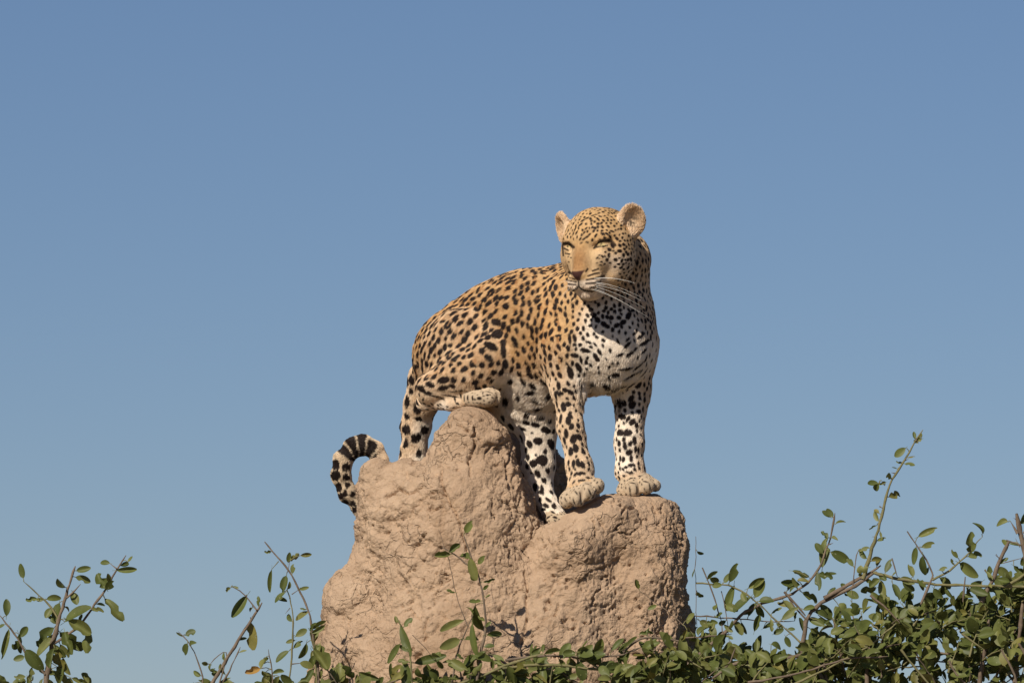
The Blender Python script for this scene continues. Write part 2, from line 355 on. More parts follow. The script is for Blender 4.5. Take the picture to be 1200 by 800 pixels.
# ------------------------------------------------------------------ leopard
A = np.array([0.80, 0, -0.60]); S = np.array([-0.60, 0, -0.80]); UP = np.array([0, -1., 0])
HEAD_C = np.array([703., 287., -116.])
def head_axes(yaw=30, pitch=9, roll=3.5):
    y, p, r = map(math.radians, (yaw, pitch, roll))
    f = np.array([-math.sin(y)*math.cos(p), math.sin(p), -math.cos(y)*math.cos(p)])
    rt = np.array([math.cos(y), 0, -math.sin(y)]); u = np.cross(f, rt)
    if u[1] > 0: u = -u
    rt2 = rt*math.cos(r)+u*math.sin(r); u2 = u*math.cos(r)-rt*math.sin(r)
    return rt2, u2, f
HR, HU, HF = head_axes()
def hp(r, u, f): return HEAD_C+HR*r+HU*u+HF*f
def leopard_prims():
    P = []
    back = -A*0.8+np.array([0, 0.6, 0]); dn = np.array([0, 1., 0])
    T = lambda c, rad, k=24, flow=back, up=UP, ax=A: P.append(EL(c, rad, ax, up, k, 'torso', flow))
    T((531, 417, 52), (50, 54, 44)); T((577, 390, 34), (60, 58, 44)); T((606, 390, 16), (52, 70, 50)); T((636, 394, -8), (62, 79, 58), 28)
    T((688, 388, -36), (54, 73, 54), 28); T((724, 390, -60), (38, 56, 46), flow=dn)
    T((622, 438, 14), (56, 50, 42), flow=(-.5, .6, .3))
    P.append(EL((676, 338, -20), (44, 30, 26), A, UP, 20, 'torso', back))
    P.append(EL((714, 404, -58), (40, 48, 46), (.42, 0, -.9), UP, 22, 'torso', dn))
    # neck
    P.append(RC((714, 352, -40), (725, 305, -60), 47, 36, 20, 'neck', (-.1, 1, .4)))
    # near (right) foreleg
    g = 'foreR'
    P += [EL((666, 384, -66), (30, 60, 22), A, UP, 26, g, dn), RC((663, 405, -70), (664, 455, -72), 25, 17.5, 18, g, dn),
          RC((664, 455, -72), (668, 500, -80), 17, 14, 10, g), RC((668, 500, -80), (678.5, 545, -90), 14.2, 13.6, 10, g),
          RC((678.5, 545, -90), (681, 566, -96), 13.6, 16.5, 10, g)]
    for c, r in [((664, 584, -106), 9.6), ((675, 581, -118), 10.2), ((687, 574, -117), 10.2), ((698, 567, -106), 8.8)]:
        P.append(RC((c[0]*.5+682*.5, c[1]*.4+564*.6, -98), c, 9, r, 2.2, 'paw', (-.1, .7, -.6)))
    def grooves(t):
        for (a, _), (b, _) in zip(t[:-1], t[1:]):
            m = (np.array(a)+np.array(b))/2; P.append(RC(m+np.array([0, -9, -6.]), m+np.array([0, 8, -9.]), 2.5, 2.5, 2.0, 'paw', sub=True))
    grooves([((664, 584, -106), 9.6), ((675, 581, -118), 10.2), ((687, 574, -117), 10.2), ((698, 567, -106), 8.8)])
    # far (left) foreleg
    g = 'foreL'
    P += [EL((738, 398, -34), (27, 56, 22), A, UP, 18, g, dn), RC((741, 405, -36), (740, 456, -30), 26, 21, 14, g, dn),
          RC((740, 456, -30), (737, 520, -38), 21, 15.4, 10, g), RC((737, 520, -38), (737, 550, -42), 15.8, 15, 10, g),
          RC((737, 550, -42), (744, 565, -48), 15, 14, 10, g)]
    for c, r in [((730, 573, -56), 8.5), ((740, 572, -66), 10.8), ((756, 568, -66), 10.2), ((766, 568, -54), 7.6)]:
        P.append(RC(((c[0]+743)/2, 562, -48), c, 9, r, 2.2, 'paw', (.3, .7, -.6)))
    grooves([((730, 573, -56), 8.5), ((740, 572, -66), 10.8), ((756, 568, -66), 10.2), ((766, 568, -54), 7.6)])
    # near hind leg, folded, foot on the peak
    g = 'hindR'
    P += [EL((543, 420, 8), (57, 58, 30), unit((.8, -.1, -.6)), UP, 9, g, (-.35, .9, .2)), EL((583, 404, -20), (20, 30, 20), A, UP, 10, g, (0, 1, 0)),
          RC((578, 421, -26), (545, 440, -20), 31, 27, 12, g, (-.6, .7, .3)), RC((545, 440, -20), (507, 455, -8), 27, 20, 12, g, (-.6, .7, .3)), RC((498, 471, 2), (530, 471, -22), 10.5, 9, 4, g, (1, 0, -.5)), RC((530, 471, -22), (553, 467, -36), 9, 9.5, 5, g, (1, 0, -.5))]
    for c, r in [((572, 467, -58), 9), ((579, 465, -47), 9.4), ((574, 460, -37), 8)]:
        P.append(RC((552, 467, -38), c, 9, r, 2.5, 'paw', (1, 0, -.5)))
    P += [RC((584, 456, -54), (584, 474, -55), 2.2, 2.2, 2, 'paw', sub=True), RC((580, 452, -42), (582, 470, -41), 2.0, 2.0, 2, 'paw', sub=True)]
    # far hind leg, down in the cleft
    g = 'hindL'
    P += [RC((580, 430, 60), (628, 484, 18), 40, 27, 18, g, dn), RC((588, 446, 36), (612, 478, 24), 38, 30, 18, g, dn), RC((630, 486, 14), (631, 545, 10), 26, 17.5, 12, g, dn), RC((631, 545, 10), (632, 570, 8), 17.5, 13.5, 10, g, dn),
          RC((632, 570, 8), (650, 604, -10), 13.5, 11, 10, g), RC((645, 602, -8), (649, 612, -22), 9, 9.5, 3, 'paw', (.4, .7, -.5)), RC((652, 604, -8), (660, 611, -20), 9, 9.5, 3, 'paw', (.4, .7, -.5))]
    # tail
    tp = [(510, 420, 80, 20), (499, 445, 88, 18.5), (492, 472, 96, 16.5), (486, 500, 104, 16), (482, 545, 108, 15), (468, 585, 108, 14), (445, 605, 104, 11), (422, 597, 100, 9.6), (405, 580, 98, 9.4),
          (397, 558, 97, 9.6), (400, 540, 97, 9.8), (411, 526, 97, 9.9), (425, 522, 97, 9.5), (437, 528, 97, 8.6), (444, 540, 97, 7.4), (447, 552, 97, 5)]
    for a, b in zip(tp[:-1], tp[1:]): P.append(RC(a[:3], b[:3], a[3], b[3], 14 if a[1] < 480 and a[0] > 460 else 8, 'tail'))
    # head
    def E(c, rad, k=10, flow=-HF, sub=False, ax=None, up=None): P.append(EL(hp(*c), rad, HR if ax is None else ax, HU if up is None else up, k, 'head', flow, sub))
    def C(a, b, ra, rb, k=8, flow=-HF, sub=False): P.append(RC(hp(*a), hp(*b), ra, rb, k, 'head', flow, sub))
    E((0, 6, 0), (39, 36, 42), 16)                      # skull
    E((0, 12, 16), (30, 27, 26), 12)                    # forehead
    for s in (-1, 1):
        E((s*28, -13, 10), (17, 24, 24), 14)            # cheek
        E((s*19, -34, 14), (16, 15, 20), 10)             # jaw
    C((0, 12, 33), (0, -24, 55), 12.5, 9.5, 12)          # bridge
    E((0, -33, 42), (19, 15, 18), 9)                    # muzzle
    for s in (-1, 1): E((s*9.5, -37, 50), (11.5, 11, 11), 5)   # whisker pads
    E((0, -51, 39), (15, 8.5, 13), 8)                     # chin
    E((0, -27, 60), (8.5, 5, 5), 4)                   # nose
    C((0, -32, 66), (0, -44, 64), 1.2, 1.2, 3, sub=True)
    C((-15, -47, 58), (15, -47, 58), 1.0, 1.0, 3, sub=True)
    for s in (-1, 1):
        E((s*14, -13, 34), (13, 15, 14), 10)
        E((s*19, 11, 33), (12, 7, 9), 6)                # brow
        E((s*21.5, 1.5, 46), (8, 4.5, 8), 5, sub=True)  # socket
        E((s*20.5, 0, 33), (8.5, 6.5, 8), 2)            # eyeball under lids
        an = math.radians(48 if s > 0 else 36); nrm = HF*math.cos(an)+HR*s*math.sin(an); c = np.array([42, 22.5, -4.]) if s > 0 else np.array([-46, 19.5, 0.])
        w = HR*math.cos(an)-HF*s*math.sin(an); upd = unit(HU+0.22*s*HR)
        P.append(EL(hp(*c), (16.6, 19.6, 6.2), w, upd, 7, 'ear', HU))
        P.append(EL(hp(*c)+nrm*8.5+upd*2.5, (13.8, 16.2, 10.2), w, upd, 4, 'ear', HU, True))
    return P
TAWNY = srgb(185, 146, 97); TAWNY2 = srgb(195, 160, 114); WHITE = srgb(230, 217, 199); BLACK = srgb(34, 24, 20); ROS = srgb(162, 114, 70)
WHITE_BLOBS = [(618, 478, -20, 42), (645, 462, -40, 30), (725, 425, -95, 48), (700, 442, -95, 36), (716, 378, -112, 40), (726, 470, -55, 32), (727, 500, -55, 28), (728, 535, -58, 22),
    (622, 505, 10, 48), (632, 560, 5, 42), (650, 605, -12, 28), (588, 440, -30, 24), (572, 470, -50, 16), (520, 480, -20, 14), (500, 505, 90, 20), (498, 540, 92, 18), (600, 455, -20, 34),
    (750, 415, -60, 30), (690, 405, -100, 18), (424, 604, 90, 18), (680, 346, -150, 15), (728, 318, -130, 14)]
def ztoom(x0, y0, s): return lambda L: [(x0+a[0]/s, y0+a[1]/s, *a[2:]) for a in L]
# markings noted on the real coat, plus painted crease and toe-gap shade: x, y, half length, half width, slant (degrees on screen, 0 = across, 90 = down)
MARKS = []
MARKS += [(567, 380.5, 6, 4.6, 90), (579.5, 375.5, 6.5, 4.6, 20), (582, 389, 7.5, 6.5, 0), (573.5, 403, 9, 5, 35), (592, 409, 8.5, 3.6, 85), (601, 402, 8, 3.4, 62), (571, 417, 5.5, 3.5, 30), (595, 428, 6, 4, 80),
    (520, 404, 5.5, 3.0, 90), (524, 411, 4, 3, 0), (526, 403, 3, 3, 0)]
z7 = ztoom(660, 360, 6.667)
MARKS += z7([(200, 10, 3.2, 3, 0), (222, 45, 4.2, 3.4, 45), (250, 85, 4.5, 3.2, 50), (292, 122, 4.2, 3, 40), (345, 135, 4, 2.8, 20), (385, 158, 3, 2.4, 90), (425, 128, 4, 2.8, -30), (472, 100, 4.4, 3, -35), (515, 55, 5, 3.2, -55),
    (320, 60, 2.6, 2.6, 0), (383, 70, 3, 3, 0), (440, 72, 3, 2.8, 0), (300, 15, 2.5, 2.2, 0), (360, 5, 2.5, 2.4, 0), (450, 12, 2.6, 2.2, 0), (545, 15, 2.6, 2.2, 0),
    (645, 290, 7.5, 2.6, -8), (520, 380, 6, 2.6, -32), (510, 300, 6, 2.2, -40), (500, 492, 10, 1.9, 6), (590, 475, 8, 1.9, -30), (650, 415, 5, 2, -50), (540, 545, 11, 1.6, -12), (640, 520, 6, 1.7, -25), (410, 535, 3, 5, 90), (450, 385, 5, 1.7, -20), (560, 195, 2.5, 1.8, -30), (510, 240, 3.5, 1.8, -35), (610, 235, 5, 1.8, -20), (625, 190, 2.6, 1.6, 0), (685, 150, 3, 2, 90), (690, 220, 4.5, 2.2, 90), (640, 350, 4, 2.2, -20),
    (150, 348, 6.5, 2.8, 10), (235, 400, 6, 3, 55), (115, 485, 6.5, 3.4, 65), (45, 520, 8.5, 3.8, 75), (75, 388, 5, 3, 10), (150, 420, 4.5, 1.8, 80), (265, 360, 4.5, 2.2, 65), (300, 270, 2.6, 1.9, 30), (240, 245, 2.5, 1.8, 30), (180, 290, 4, 1.7, 20), (230, 300, 3.5, 1.6, 50), (75, 225, 5, 2.4, 75), (35, 240, 7, 2, 85), (20, 330, 4, 2.6, 85), (140, 230, 3, 2, 70), (115, 190, 2.4, 1.8, 90), (430, 280, 4, 1.4, 60), (385, 445, 2, 1.4, 0), (195, 465, 2.5, 1.8, 80), (335, 560, 3.4, 1.6, 80), (255, 480, 2, 1.3, 90), (110, 290, 2.6, 2.2, 0), (75, 305, 2.6, 2.2, 0), (200, 320, 2.6, 1.8, 20)])
z6_ = ztoom(640, 420, 4); z6 = lambda L: [(a-1.5*(a < 712), b, c*.98, d*1.0, e) for a, b, c, d, e in z6_(L)]
z3 = ztoom(460, 400, 5)
MARKS += z3([(130, 355, 3.4, 2.8, 20), (172, 372, 2.2, 1.6, 0), (205, 386, 2, 1.5, 0), (230, 401, 1.8, 1.5, 0), (255, 401, 1.8, 1.5, 0), (292, 405, 1.9, 1.4, 0), (270, 380, 1.6, 1.2, 0), (355, 345, 4, 1.1, 80), (390, 326, 4, 1.1, 80), (411, 322, 3.6, 1.1, 80), (431, 318, 3.6, 1.2, 80), (457, 318, 3.2, 1.6, 70), (520, 285, 2.6, .9, 70), (545, 280, 2.6, .9, 70), (565, 278, 2.4, .9, 60), (590, 285, 2.2, .8, 60), (550, 300, 1.8, 1.4, 0), (500, 325, 3, 2, 0), (470, 345, 2, 1.2, 0), (240, 330, 11, 1.2, 4), (330, 325, 10, 1.2, -8), (280, 345, 9, 1, 0), (370, 300, 8, 1.3, -25), (200, 310, 6, 2.4, 5), (345, 270, 4, 3, 0), (290, 278, 7, 3, -18), (290, 232, 8, 4, -12), (210, 250, 6, 3.6, 10), (160, 275, 5, 4, 15)])  # foot and haunch markings; the long thin lines are thigh crease shade painted dark
MARKS += z6([(312, 155, 5, 2.5, -50), (330, 140, 5, 2, -45), (355, 140, 9, 2, -40), (405, 128, 6, 3.4, -50), (438, 132, 5, 3.4, -40), (345, 210, 6, 4.6, 10), (318, 222, 5, 2.8, -60), (393, 192, 5, 3, -50), (410, 222, 5.5, 4.2, -60), (440, 240, 3.4, 2.6, 0), (345, 268, 5.5, 3.8, 10), (372, 285, 5, 2.2, -60), (403, 288, 5, 3.5, -30), (335, 335, 5, 4, 20), (362, 335, 5, 2.8, -65), (392, 335, 4.5, 3.5, -40), (428, 315, 3.6, 2.6, 90), (330, 385, 4, 2.4, 80), (357, 395, 5.5, 2.6, 80), (390, 385, 4, 2.8, -60), (420, 370, 6, 2.8, 90), (378, 440, 4.5, 3.6, -30), (350, 458, 4, 2.4, 90), (335, 455, 3.6, 2, 80), (405, 455, 4.5, 2.4, 85), (425, 415, 4.2, 2.2, 90), (438, 430, 4, 2, 90), (388, 485, 3.2, 2.6, 0), (362, 495, 2.8, 2, 0), (412, 487, 2.8, 2, 40), (375, 522, 4.2, 1.3, 10), (350, 520, 2.6, 1.3, 40), (405, 520, 2.6, 1.6, 30), (430, 535, 2.6, 1.4, 20), (440, 500, 3, 1.8, 60), (385, 548, 3, 1.3, 0), (355, 550, 2, 1.2, 0), (335, 500, 2.4, 1.6, 60), (465, 200, 4, 2, 90), (440, 170, 3, 2, 60), (460, 240, 4, 1.8, 90), (450, 275, 3, 1.6, 90)])
MARKS += z6([(97, 275, 5.2, 3.4, 85), (130, 305, 4.2, 2.8, -60), (87, 335, 6, 2.8, 85), (122, 362, 6, 4.4, -70), (168, 355, 5, 3.4, 60), (63, 270, 6.5, 2.6, 85), (110, 420, 5.6, 3.4, 85), (148, 405, 5.8, 3.6, 80), (185, 420, 5, 3, 80), (80, 388, 5, 2.4, 80), (125, 478, 5, 2.4, 85), (145, 472, 5.2, 2.8, 85), (178, 480, 5, 3.4, 60), (210, 478, 3.4, 2, 70), (100, 470, 3.6, 2, 80), (158, 520, 3.8, 2.4, -20), (130, 525, 3.4, 2, -50), (112, 520, 2.8, 1.7, -60), (185, 520, 3, 2, 0), (178, 552, 3.4, 1.5, -10), (150, 552, 2.8, 1.4, -20), (205, 540, 3, 1.6, 0), (125, 560, 2.8, 1.4, -40), (105, 548, 2.6, 1.4, -40), (103, 203, 4, 3, 30), (75, 215, 6, 3.6, 80), (125, 160, 5, 2.8, 35), (55, 130, 5.5, 3, 80), (85, 150, 4, 2.8, 30), (100, 120, 3.4, 2.4, 60), (125, 255, 4.2, 2.2, 50), (40, 180, 6, 2.2, 85), (45, 215, 5, 2, 85), (160, 300, 4, 2.4, 70), (110, 240, 2.2, 1.8, 0), (200, 400, 3, 1.8, 80), (50, 160, 4, 2.4, 40), (65, 165, 3.2, 2.6, 0)])
z5 = ztoom(590, 440, 4)
MARKS += z5([(98, 228, 5.6, 3, 15), (150, 238, 6.2, 3.2, 8), (82, 258, 4, 2.4, 10), (208, 262, 6.2, 4, 20), (115, 325, 5, 4, 60), (160, 310, 6, 4.6, 10), (235, 325, 6.4, 5, 40), (188, 388, 7, 6.6, 0), (135, 415, 5.2, 4.6, 0), (163, 468, 5, 3.4, 60), (125, 275, 1.6, 1.5, 0), (143, 360, 1.6, 1.4, 0), (123, 462, 1.6, 1.5, 0), (140, 512, 5.6, 3, 80), (168, 535, 3.8, 2.4, 20), (190, 525, 6, 2.4, 85), (188, 600, 4.2, 2.6, 25), (207, 572, 4.6, 1.8, 40), (178, 632, 3, 2, 0), (198, 655, 2.4, 1.8, 0), (232, 652, 2.8, 2, 20), (240, 628, 3, 1.5, 50), (255, 680, 2.2, 1.4, 20), (222, 685, 2, 1.4, 0), (270, 700, 2.6, 1.3, 40), (200, 700, 2, 1.4, 0), (240, 715, 2, 1.2, 20), (105, 375, 4, 3.4, 70), (75, 300, 5, 2.4, 45),
    (85, 35, 6, 2.4, 75), (130, 55, 5, 3.6, 50), (180, 40, 6, 4, 60), (150, 120, 4.5, 2.6, 20), (185, 200, 6, 3, 10), (120, 5, 5, 3, 40)])
MARKS += [(670, 587, 6, .9, 80), (681, 581, 7, .9, 78), (692, 573, 6, .9, 65), (747.5, 571, 8, 1.0, 85), (762, 568, 6, .9, 80), (735, 574, 5, .9, 85), (672, 572, 4, .8, 60), (690, 562, 4, .8, 40), (703, 570, 3, .8, 60), (742, 562, 4, .9, 20), (757, 560, 4, .9, 20), (660, 580, 3, .8, 60)]  # dark paw streaks; those between the toes also paint in the groove shade
z1 = ztoom(640, 235, 6.667)
HM = z1([(437, 440, 1.5, 1, 0), (400, 455, 1.3, 1, 0), (385, 480, 1.3, .9, 0), (430, 500, 1.5, 1.1, 0), (412, 478, 1.2, .9, 0), (455, 445, 1.5, 1.1, 0), (410, 425, 1.3, .9, 0), (455, 520, 1.5, 1.2, 0), (420, 530, 1.3, 1, 0), (500, 515, 1.5, 1.2, 0), (380, 510, 1.1, .9, 0), (150, 435, 1.3, .8, 0), (170, 470, 1.2, .8, 0), (155, 500, 1.2, .8, 0), (145, 530, 1.2, .8, 0), (520, 410, 1.5, 1.2, 0), (440, 385, 1.6, .9, -20), (570, 350, 2.6, 2, 45), (603, 345, 2.2, 1.9, 0), (640, 345, 2.2, 1.6, 60), (572, 400, 3, 2.1, 0), (605, 450, 2.4, 2.2, 60), (637, 448, 2.2, 1.8, 0), (665, 415, 2.8, 1.7, 80), (537, 485, 2.6, 2.2, 20), (590, 495, 2.8, 2, -70), (470, 490, 2.2, 2, -60), (437, 465, 1.8, 1.4, 30), (492, 385, 2.8, 2.2, 30), (485, 430, 2, 1.7, -30), (535, 437, 1.7, 1.5, 0), (662, 487, 2.4, 2, 30), (537, 545, 1.7, 1.5, 0), (578, 548, 2.6, 1.7, -20), (640, 545, 2.6, 2, -30), (550, 297, 2.6, 1.9, 50), (622, 402, 1.8, 1.8, 0), (490, 465, 1.6, 1.6, 0), (460, 400, 1.6, 1.3, 0), (600, 520, 2, 1.4, 0), (515, 355, 3.6, 2, 60), (640, 490, 2, 1.6, 0), (380, 220, 2.2, 1.7, 20), (385, 185, 2, 1.8, 0), (405, 150, 2.8, 1.5, 60), (360, 275, 3, 1.4, -60), (410, 262, 2.6, 1.4, 50), (440, 265, 2.4, 1.5, 60), (470, 262, 2.4, 1.6, 30), (515, 242, 2.8, 1.3, 0), (440, 210, 2, 1.5, 60), (485, 205, 2, 1.5, 30), (450, 160, 2.2, 1.5, 50), (245, 190, 3.4, 1.5, -40), (265, 160, 3, 1.4, -40), (205, 225, 3, 1.3, -60), (215, 250, 3, 1.3, -50), (310, 270, 2.4, 1.3, -40), (300, 290, 2.6, 1.2, -30), (270, 305, 2.6, 1.2, -30), (240, 300, 2.4, 1.2, -40), (300, 325, 2, 1.2, 20), (250, 330, 1.8, 1, -20), (350, 240, 2, 1.4, -60), (335, 210, 1.8, 1.3, -50), (300, 140, 2.2, 1.2, -40), (340, 120, 2, 1.1, -30), (375, 110, 2, 1.1, 0), (425, 125, 2, 1.2, 30), (330, 160, 1.8, 1.2, -40), (290, 220, 2, 1.2, -50), (270, 250, 2, 1.2, -50), (190, 265, 2.6, 1.1, -60), (500, 300, 2.6, 1.7, 50), (470, 235, 1.6, 1.2, 30), (510, 130, 2, 1.2, 30), (475, 140, 1.8, 1.2, 30)])
MARKS += [(a, b, c*1.02, d*1.02, e) for a, b, c, d, e in HM]
# face lines (dark) and plain fields
FACE_DARK = z1([(362, 385, 401, 338, 1.0), (401, 338, 440, 326, 1.9), (440, 326, 490, 330, 2.0), (490, 330, 522, 362, 1.5), (372, 380, 410, 372, .8), (410, 372, 465, 364, .55), (130, 350, 165, 343, 1.6), (165, 343, 205, 378, 1.5), (122, 360, 128, 440, .8), (135, 385, 165, 400, .8), (145, 425, 175, 430, .7),
    (172, 568, 200, 585, 1.2), (300, 565, 312, 545, .9), (242, 630, 245, 675, .7), (245, 678, 290, 708, .8), (290, 708, 350, 715, .8), (350, 715, 400, 690, .7), (240, 680, 200, 708, .8),
    (315, 600, 365, 582, .9), (365, 582, 400, 575, .9), (305, 628, 370, 618, .9), (370, 618, 440, 598, .9), (300, 657, 350, 655, .9), (350, 655, 410, 640, .9), (350, 560, 395, 545, .8), (165, 632, 225, 645, .7), (160, 660, 220, 665, .7), (175, 612, 215, 625, .6), (330, 690, 390, 672, .6)])
FACE_DARK = [(a, b, 640+c/6.667, 235+d/6.667, r) for a, b, c, d, r in FACE_DARK]
def build_leopard():
    prims = leopard_prims()
    st = 1.25
    xs = np.arange(372, 790, st); ys = np.arange(228, 632, st); ds = np.arange(-200, 150, st)
    F = field(prims, xs, ys, ds); V, Q = nets(F, xs, ys, ds); del F
    V = relax(V, Q, 2, 0.5); N = vnormals(V, Q)
    V = V+N*(0.9*fbm(V/16, 2, 4)+0.15*fbm(V*np.array([1/5, 1/9, 1/5]), 2, 8))[:, None]*np.where(V[:, 1:2]+0*V[:, :1] < 352, 0.45, 1.0)
    N = vnormals(V, Q)
    # hair roots
    NH = 330000
    fa = V[Q]; area = np.linalg.norm(np.cross(fa[:, 2]-fa[:, 0], fa[:, 3]-fa[:, 1]), axis=1)
    cen = fa.mean(1); hd = area*np.where((cen[:, 1] < 355) & (cen[:, 2] < -70), 1.7, 1.0)
    pick = rng.choice(len(Q), NH, p=hd/hd.sum()); u = rng.random((NH, 1)); v = rng.random((NH, 1))
    q = Q[pick]; bl = lambda M: (M[q[:, 0]]*(1-u)+M[q[:, 1]]*u)*(1-v)+(M[q[:, 3]]*(1-u)+M[q[:, 2]]*u)*v
    HP = bl(V); HN = bl(N); nv = len(V)
    P = np.concatenate([V, HP]); PN = np.concatenate([N, HN]); n = len(P)
    X, Y, D = (P[:, i].astype(np.float32) for i in range(3))
    # nearest body part and lie of the hair
    best = np.full(n, 1e9, np.float32); gid = np.zeros(n, np.int16); names = []
    adds = [p for p in prims if not p.sub]; dl = []
    for p in adds:
        if p.grp not in names: names.append(p.grp)
        d = p.dist(X, Y, D).astype(np.float16); dl.append(d); m = d < best; best[m] = d[m]; gid[m] = names.index(p.grp)
    flow = np.zeros((n, 3), np.float32)
    for p, d in zip(adds, dl): flow += np.exp(-(d.astype(np.float32)-best)/7)[:, None]*p.flow.astype(np.float32)
    del dl
    flow -= PN*(flow*PN).sum(1, keepdims=True); flow /= np.maximum(np.linalg.norm(flow, axis=1, keepdims=True), 1e-6)
    # length and lie of every hair; its colour is that of the skin spot it covers
    hx, hy, hd_ = HP.T; ln = np.full(NH, 4.2)
    hg = gid[nv:]; gi = lambda *g: np.isin(hg, [names.index(x) for x in g if x in names])
    ln[gi('foreR', 'foreL', 'hindL')] = 3.0; ln[gi('tail')] = 4.0; ln[gi('head')] = 2.0; ln[gi('ear')] = 3.6; ln[gi('paw')] = 2.0
    ln = np.where(gi('hindR') & (hy > 455), 2.6, ln)
    ln = np.where(gi('torso') & (hy > 440), 5+5*sstep(450, 485, hy), ln)
    ln = np.where(gi('torso', 'foreR', 'foreL') & (hx > 675) & (hx < 728) & (hy > 425) & (hy < 475) & (hd_ < -40), 3.6+5*sstep(428, 462, hy), ln)
    ln = np.where(gi('head') & (hy > 335), 5, ln)
    cz = sstep(668, 690, hx)*sstep(322, 345, hy)*(1-sstep(400, 452, hy))*(hd_ < -30)*~gi('head', 'ear'); ln = ln*(1-cz)+2.6*cz
    tuft = gi('ear') & ((HN@HF) > 0.2); ln[tuft] = 4.4
    ln *= 0.75+0.5*rng.random(NH)
    muz = gi('head') & (((HP-HEAD_C)@HF) > 46); ln[muz] *= 0.6
    lift = np.where(gi('torso', 'tail'), 0.28, 0.24); lift = np.where((ln > 7) | tuft, 0.45, lift)[:, None]
    fl = flow[nv:]+0.16*rng.normal(size=(NH, 3)); fl -= HN*(fl*HN).sum(1, keepdims=True); fl /= np.linalg.norm(fl, axis=1, keepdims=True)
    P[nv:] += fl*(ln*0.5)[:, None]; X, Y, D = (P[:, i].astype(np.float32) for i in range(3))
    isg = lambda *g: np.isin(gid, [names.index(x) for x in g])
    head = isg('head', 'ear'); front = PN[:, 2] < -0.05
    # ground colour of the coat
    w = np.ones(n)
    for x, y, d, r in WHITE_BLOBS: w *= 1-0.96*(1-sstep(0.55*r, 1.35*r, np.sqrt((X-x)**2+(Y-y)**2+(D-d)**2)))
    w = 1-w; w = np.clip(w+0.10*fbm(P/14, 2, 21), 0, 1)
    k = 0.5+0.5*vnoise(P/30, 3)
    base = TAWNY*(1-k[:, None])+TAWNY2*k[:, None]
    pale = (isg('hindR', 'neck')*0.22+isg('foreR', 'foreL', 'tail')*0.38*sstep(380, 450, Y))
    
    pale = np.maximum(pale, isg('torso', 'hindR')*0.45*sstep(400, 470, Y)); pale = np.maximum(pale, 0.35*sstep(690, 740, X)*(Y > 300))
    w = np.maximum(w, pale)
    wv_ = w[:nv].copy()
    for _ in range(26):                                   # soften the change from tawny to white
        S_ = np.zeros(nv); c_ = np.zeros(nv)
        for c in range(4): S_ += np.bincount(Q[:, c], wv_[Q[:, (c+1) % 4]], nv); c_ += np.bincount(Q[:, c], minlength=nv)
        wv_ = S_/np.maximum(c_, 1)
    w = np.concatenate([wv_, bl(wv_[:, None])[:, 0]]); w = np.clip(w+0.06*fbm(P/9, 2, 23), 0, 1)
    # ---- spots
    kd = KDTree(n)
    for i in range(n): kd.insert(P[i], i)
    kd.balance()
    spots = []
    fm = np.nonzero(front[:nv])[0]; fx, fy, fd = X[fm], Y[fm], D[fm]
    for x, y, rl, rs, ang in MARKS:
        m = (np.abs(fx-x) < 2.5) & (np.abs(fy-y) < 2.5)
        if not m.any(): continue
        c = fm[m][np.argmin(fd[m])]; t = np.array([math.cos(math.radians(ang)), math.sin(math.radians(ang)), 0])
        t -= N[c]*(t@N[c]); tl_ = np.linalg.norm(t); t = t/max(tl_, .2)
        nrm = max(abs(N[c][2]), .35); rl2 = rl*min(1/max(tl_, .5), 1.6)
        spots.append((V[c], N[c], t, rl2, rs, 0.10, 1))
    nman = len(spots)
    man = np.array([s[0] for s in spots]); manr = np.array([max(s[3], s[4]) for s in spots])
    def spec(i):
        x, y, d = P[i]; g = names[gid[i]]
        if g == 'head': 
            return (4.3, 1.5, 1.35, 'dot') if not front[i] or y < 284 or x > 722 else None
        if g == 'ear': return None
        if y > 440 and g in ('foreR', 'foreL') and front[i]: return (6.6, 2.0, 1.4, 'dot')
        if front[i] and y > 440 and g == 'hindL' and x > 600: return (11, 3, 1.3, 'dot')
        if g == 'paw': return (4.2, .95, 1.6, 'dot')
        if g in ('foreR', 'foreL') and y > 450: return (10.5-3*float(sstep(520, 570, y)), 3.3-1.6*float(sstep(520, 570, y)), 1.4, 'dot')
        if g == 'hindL': return (13, 4.0, 1.25, 'dot')
        if g == 'tail': return (13, 5.0, 1.2, 'dot') if not (x < 452 and y < 572) else None
        if g == 'hindR' and y > 455: return (6.5, 1.8, 1.7, 'dot')
        if x < 600 and g in ('hindR', 'torso', 'tail'):
            if y > 440 and x > 585: return (17, 4.5, 1.5, 'dot')
            return (8.3, 3.7, 1.3, 'ring')
        if y > 440: return (16, 4.4, 1.6, 'dot')
        if x < 668 and g != 'neck': 
            a = float(sstep(640, 672, x)); return (7.6-1.8*a, 3.25-.95*a, 1.5, 'ros' if a < .5 else 'dot')
        if g == 'neck' or y < 370: return (5.5, 2.2, 1.5, 'dot')
        if x > 688 and y > 392: return (9.5, 2.0, 1.6, 'dot')
        return (5.9, 2.2, 1.5, 'dot')
    cand = rng.permutation(nv)[:110000]
    acc = np.zeros((4000, 3)); accr = np.zeros(4000); na = 0
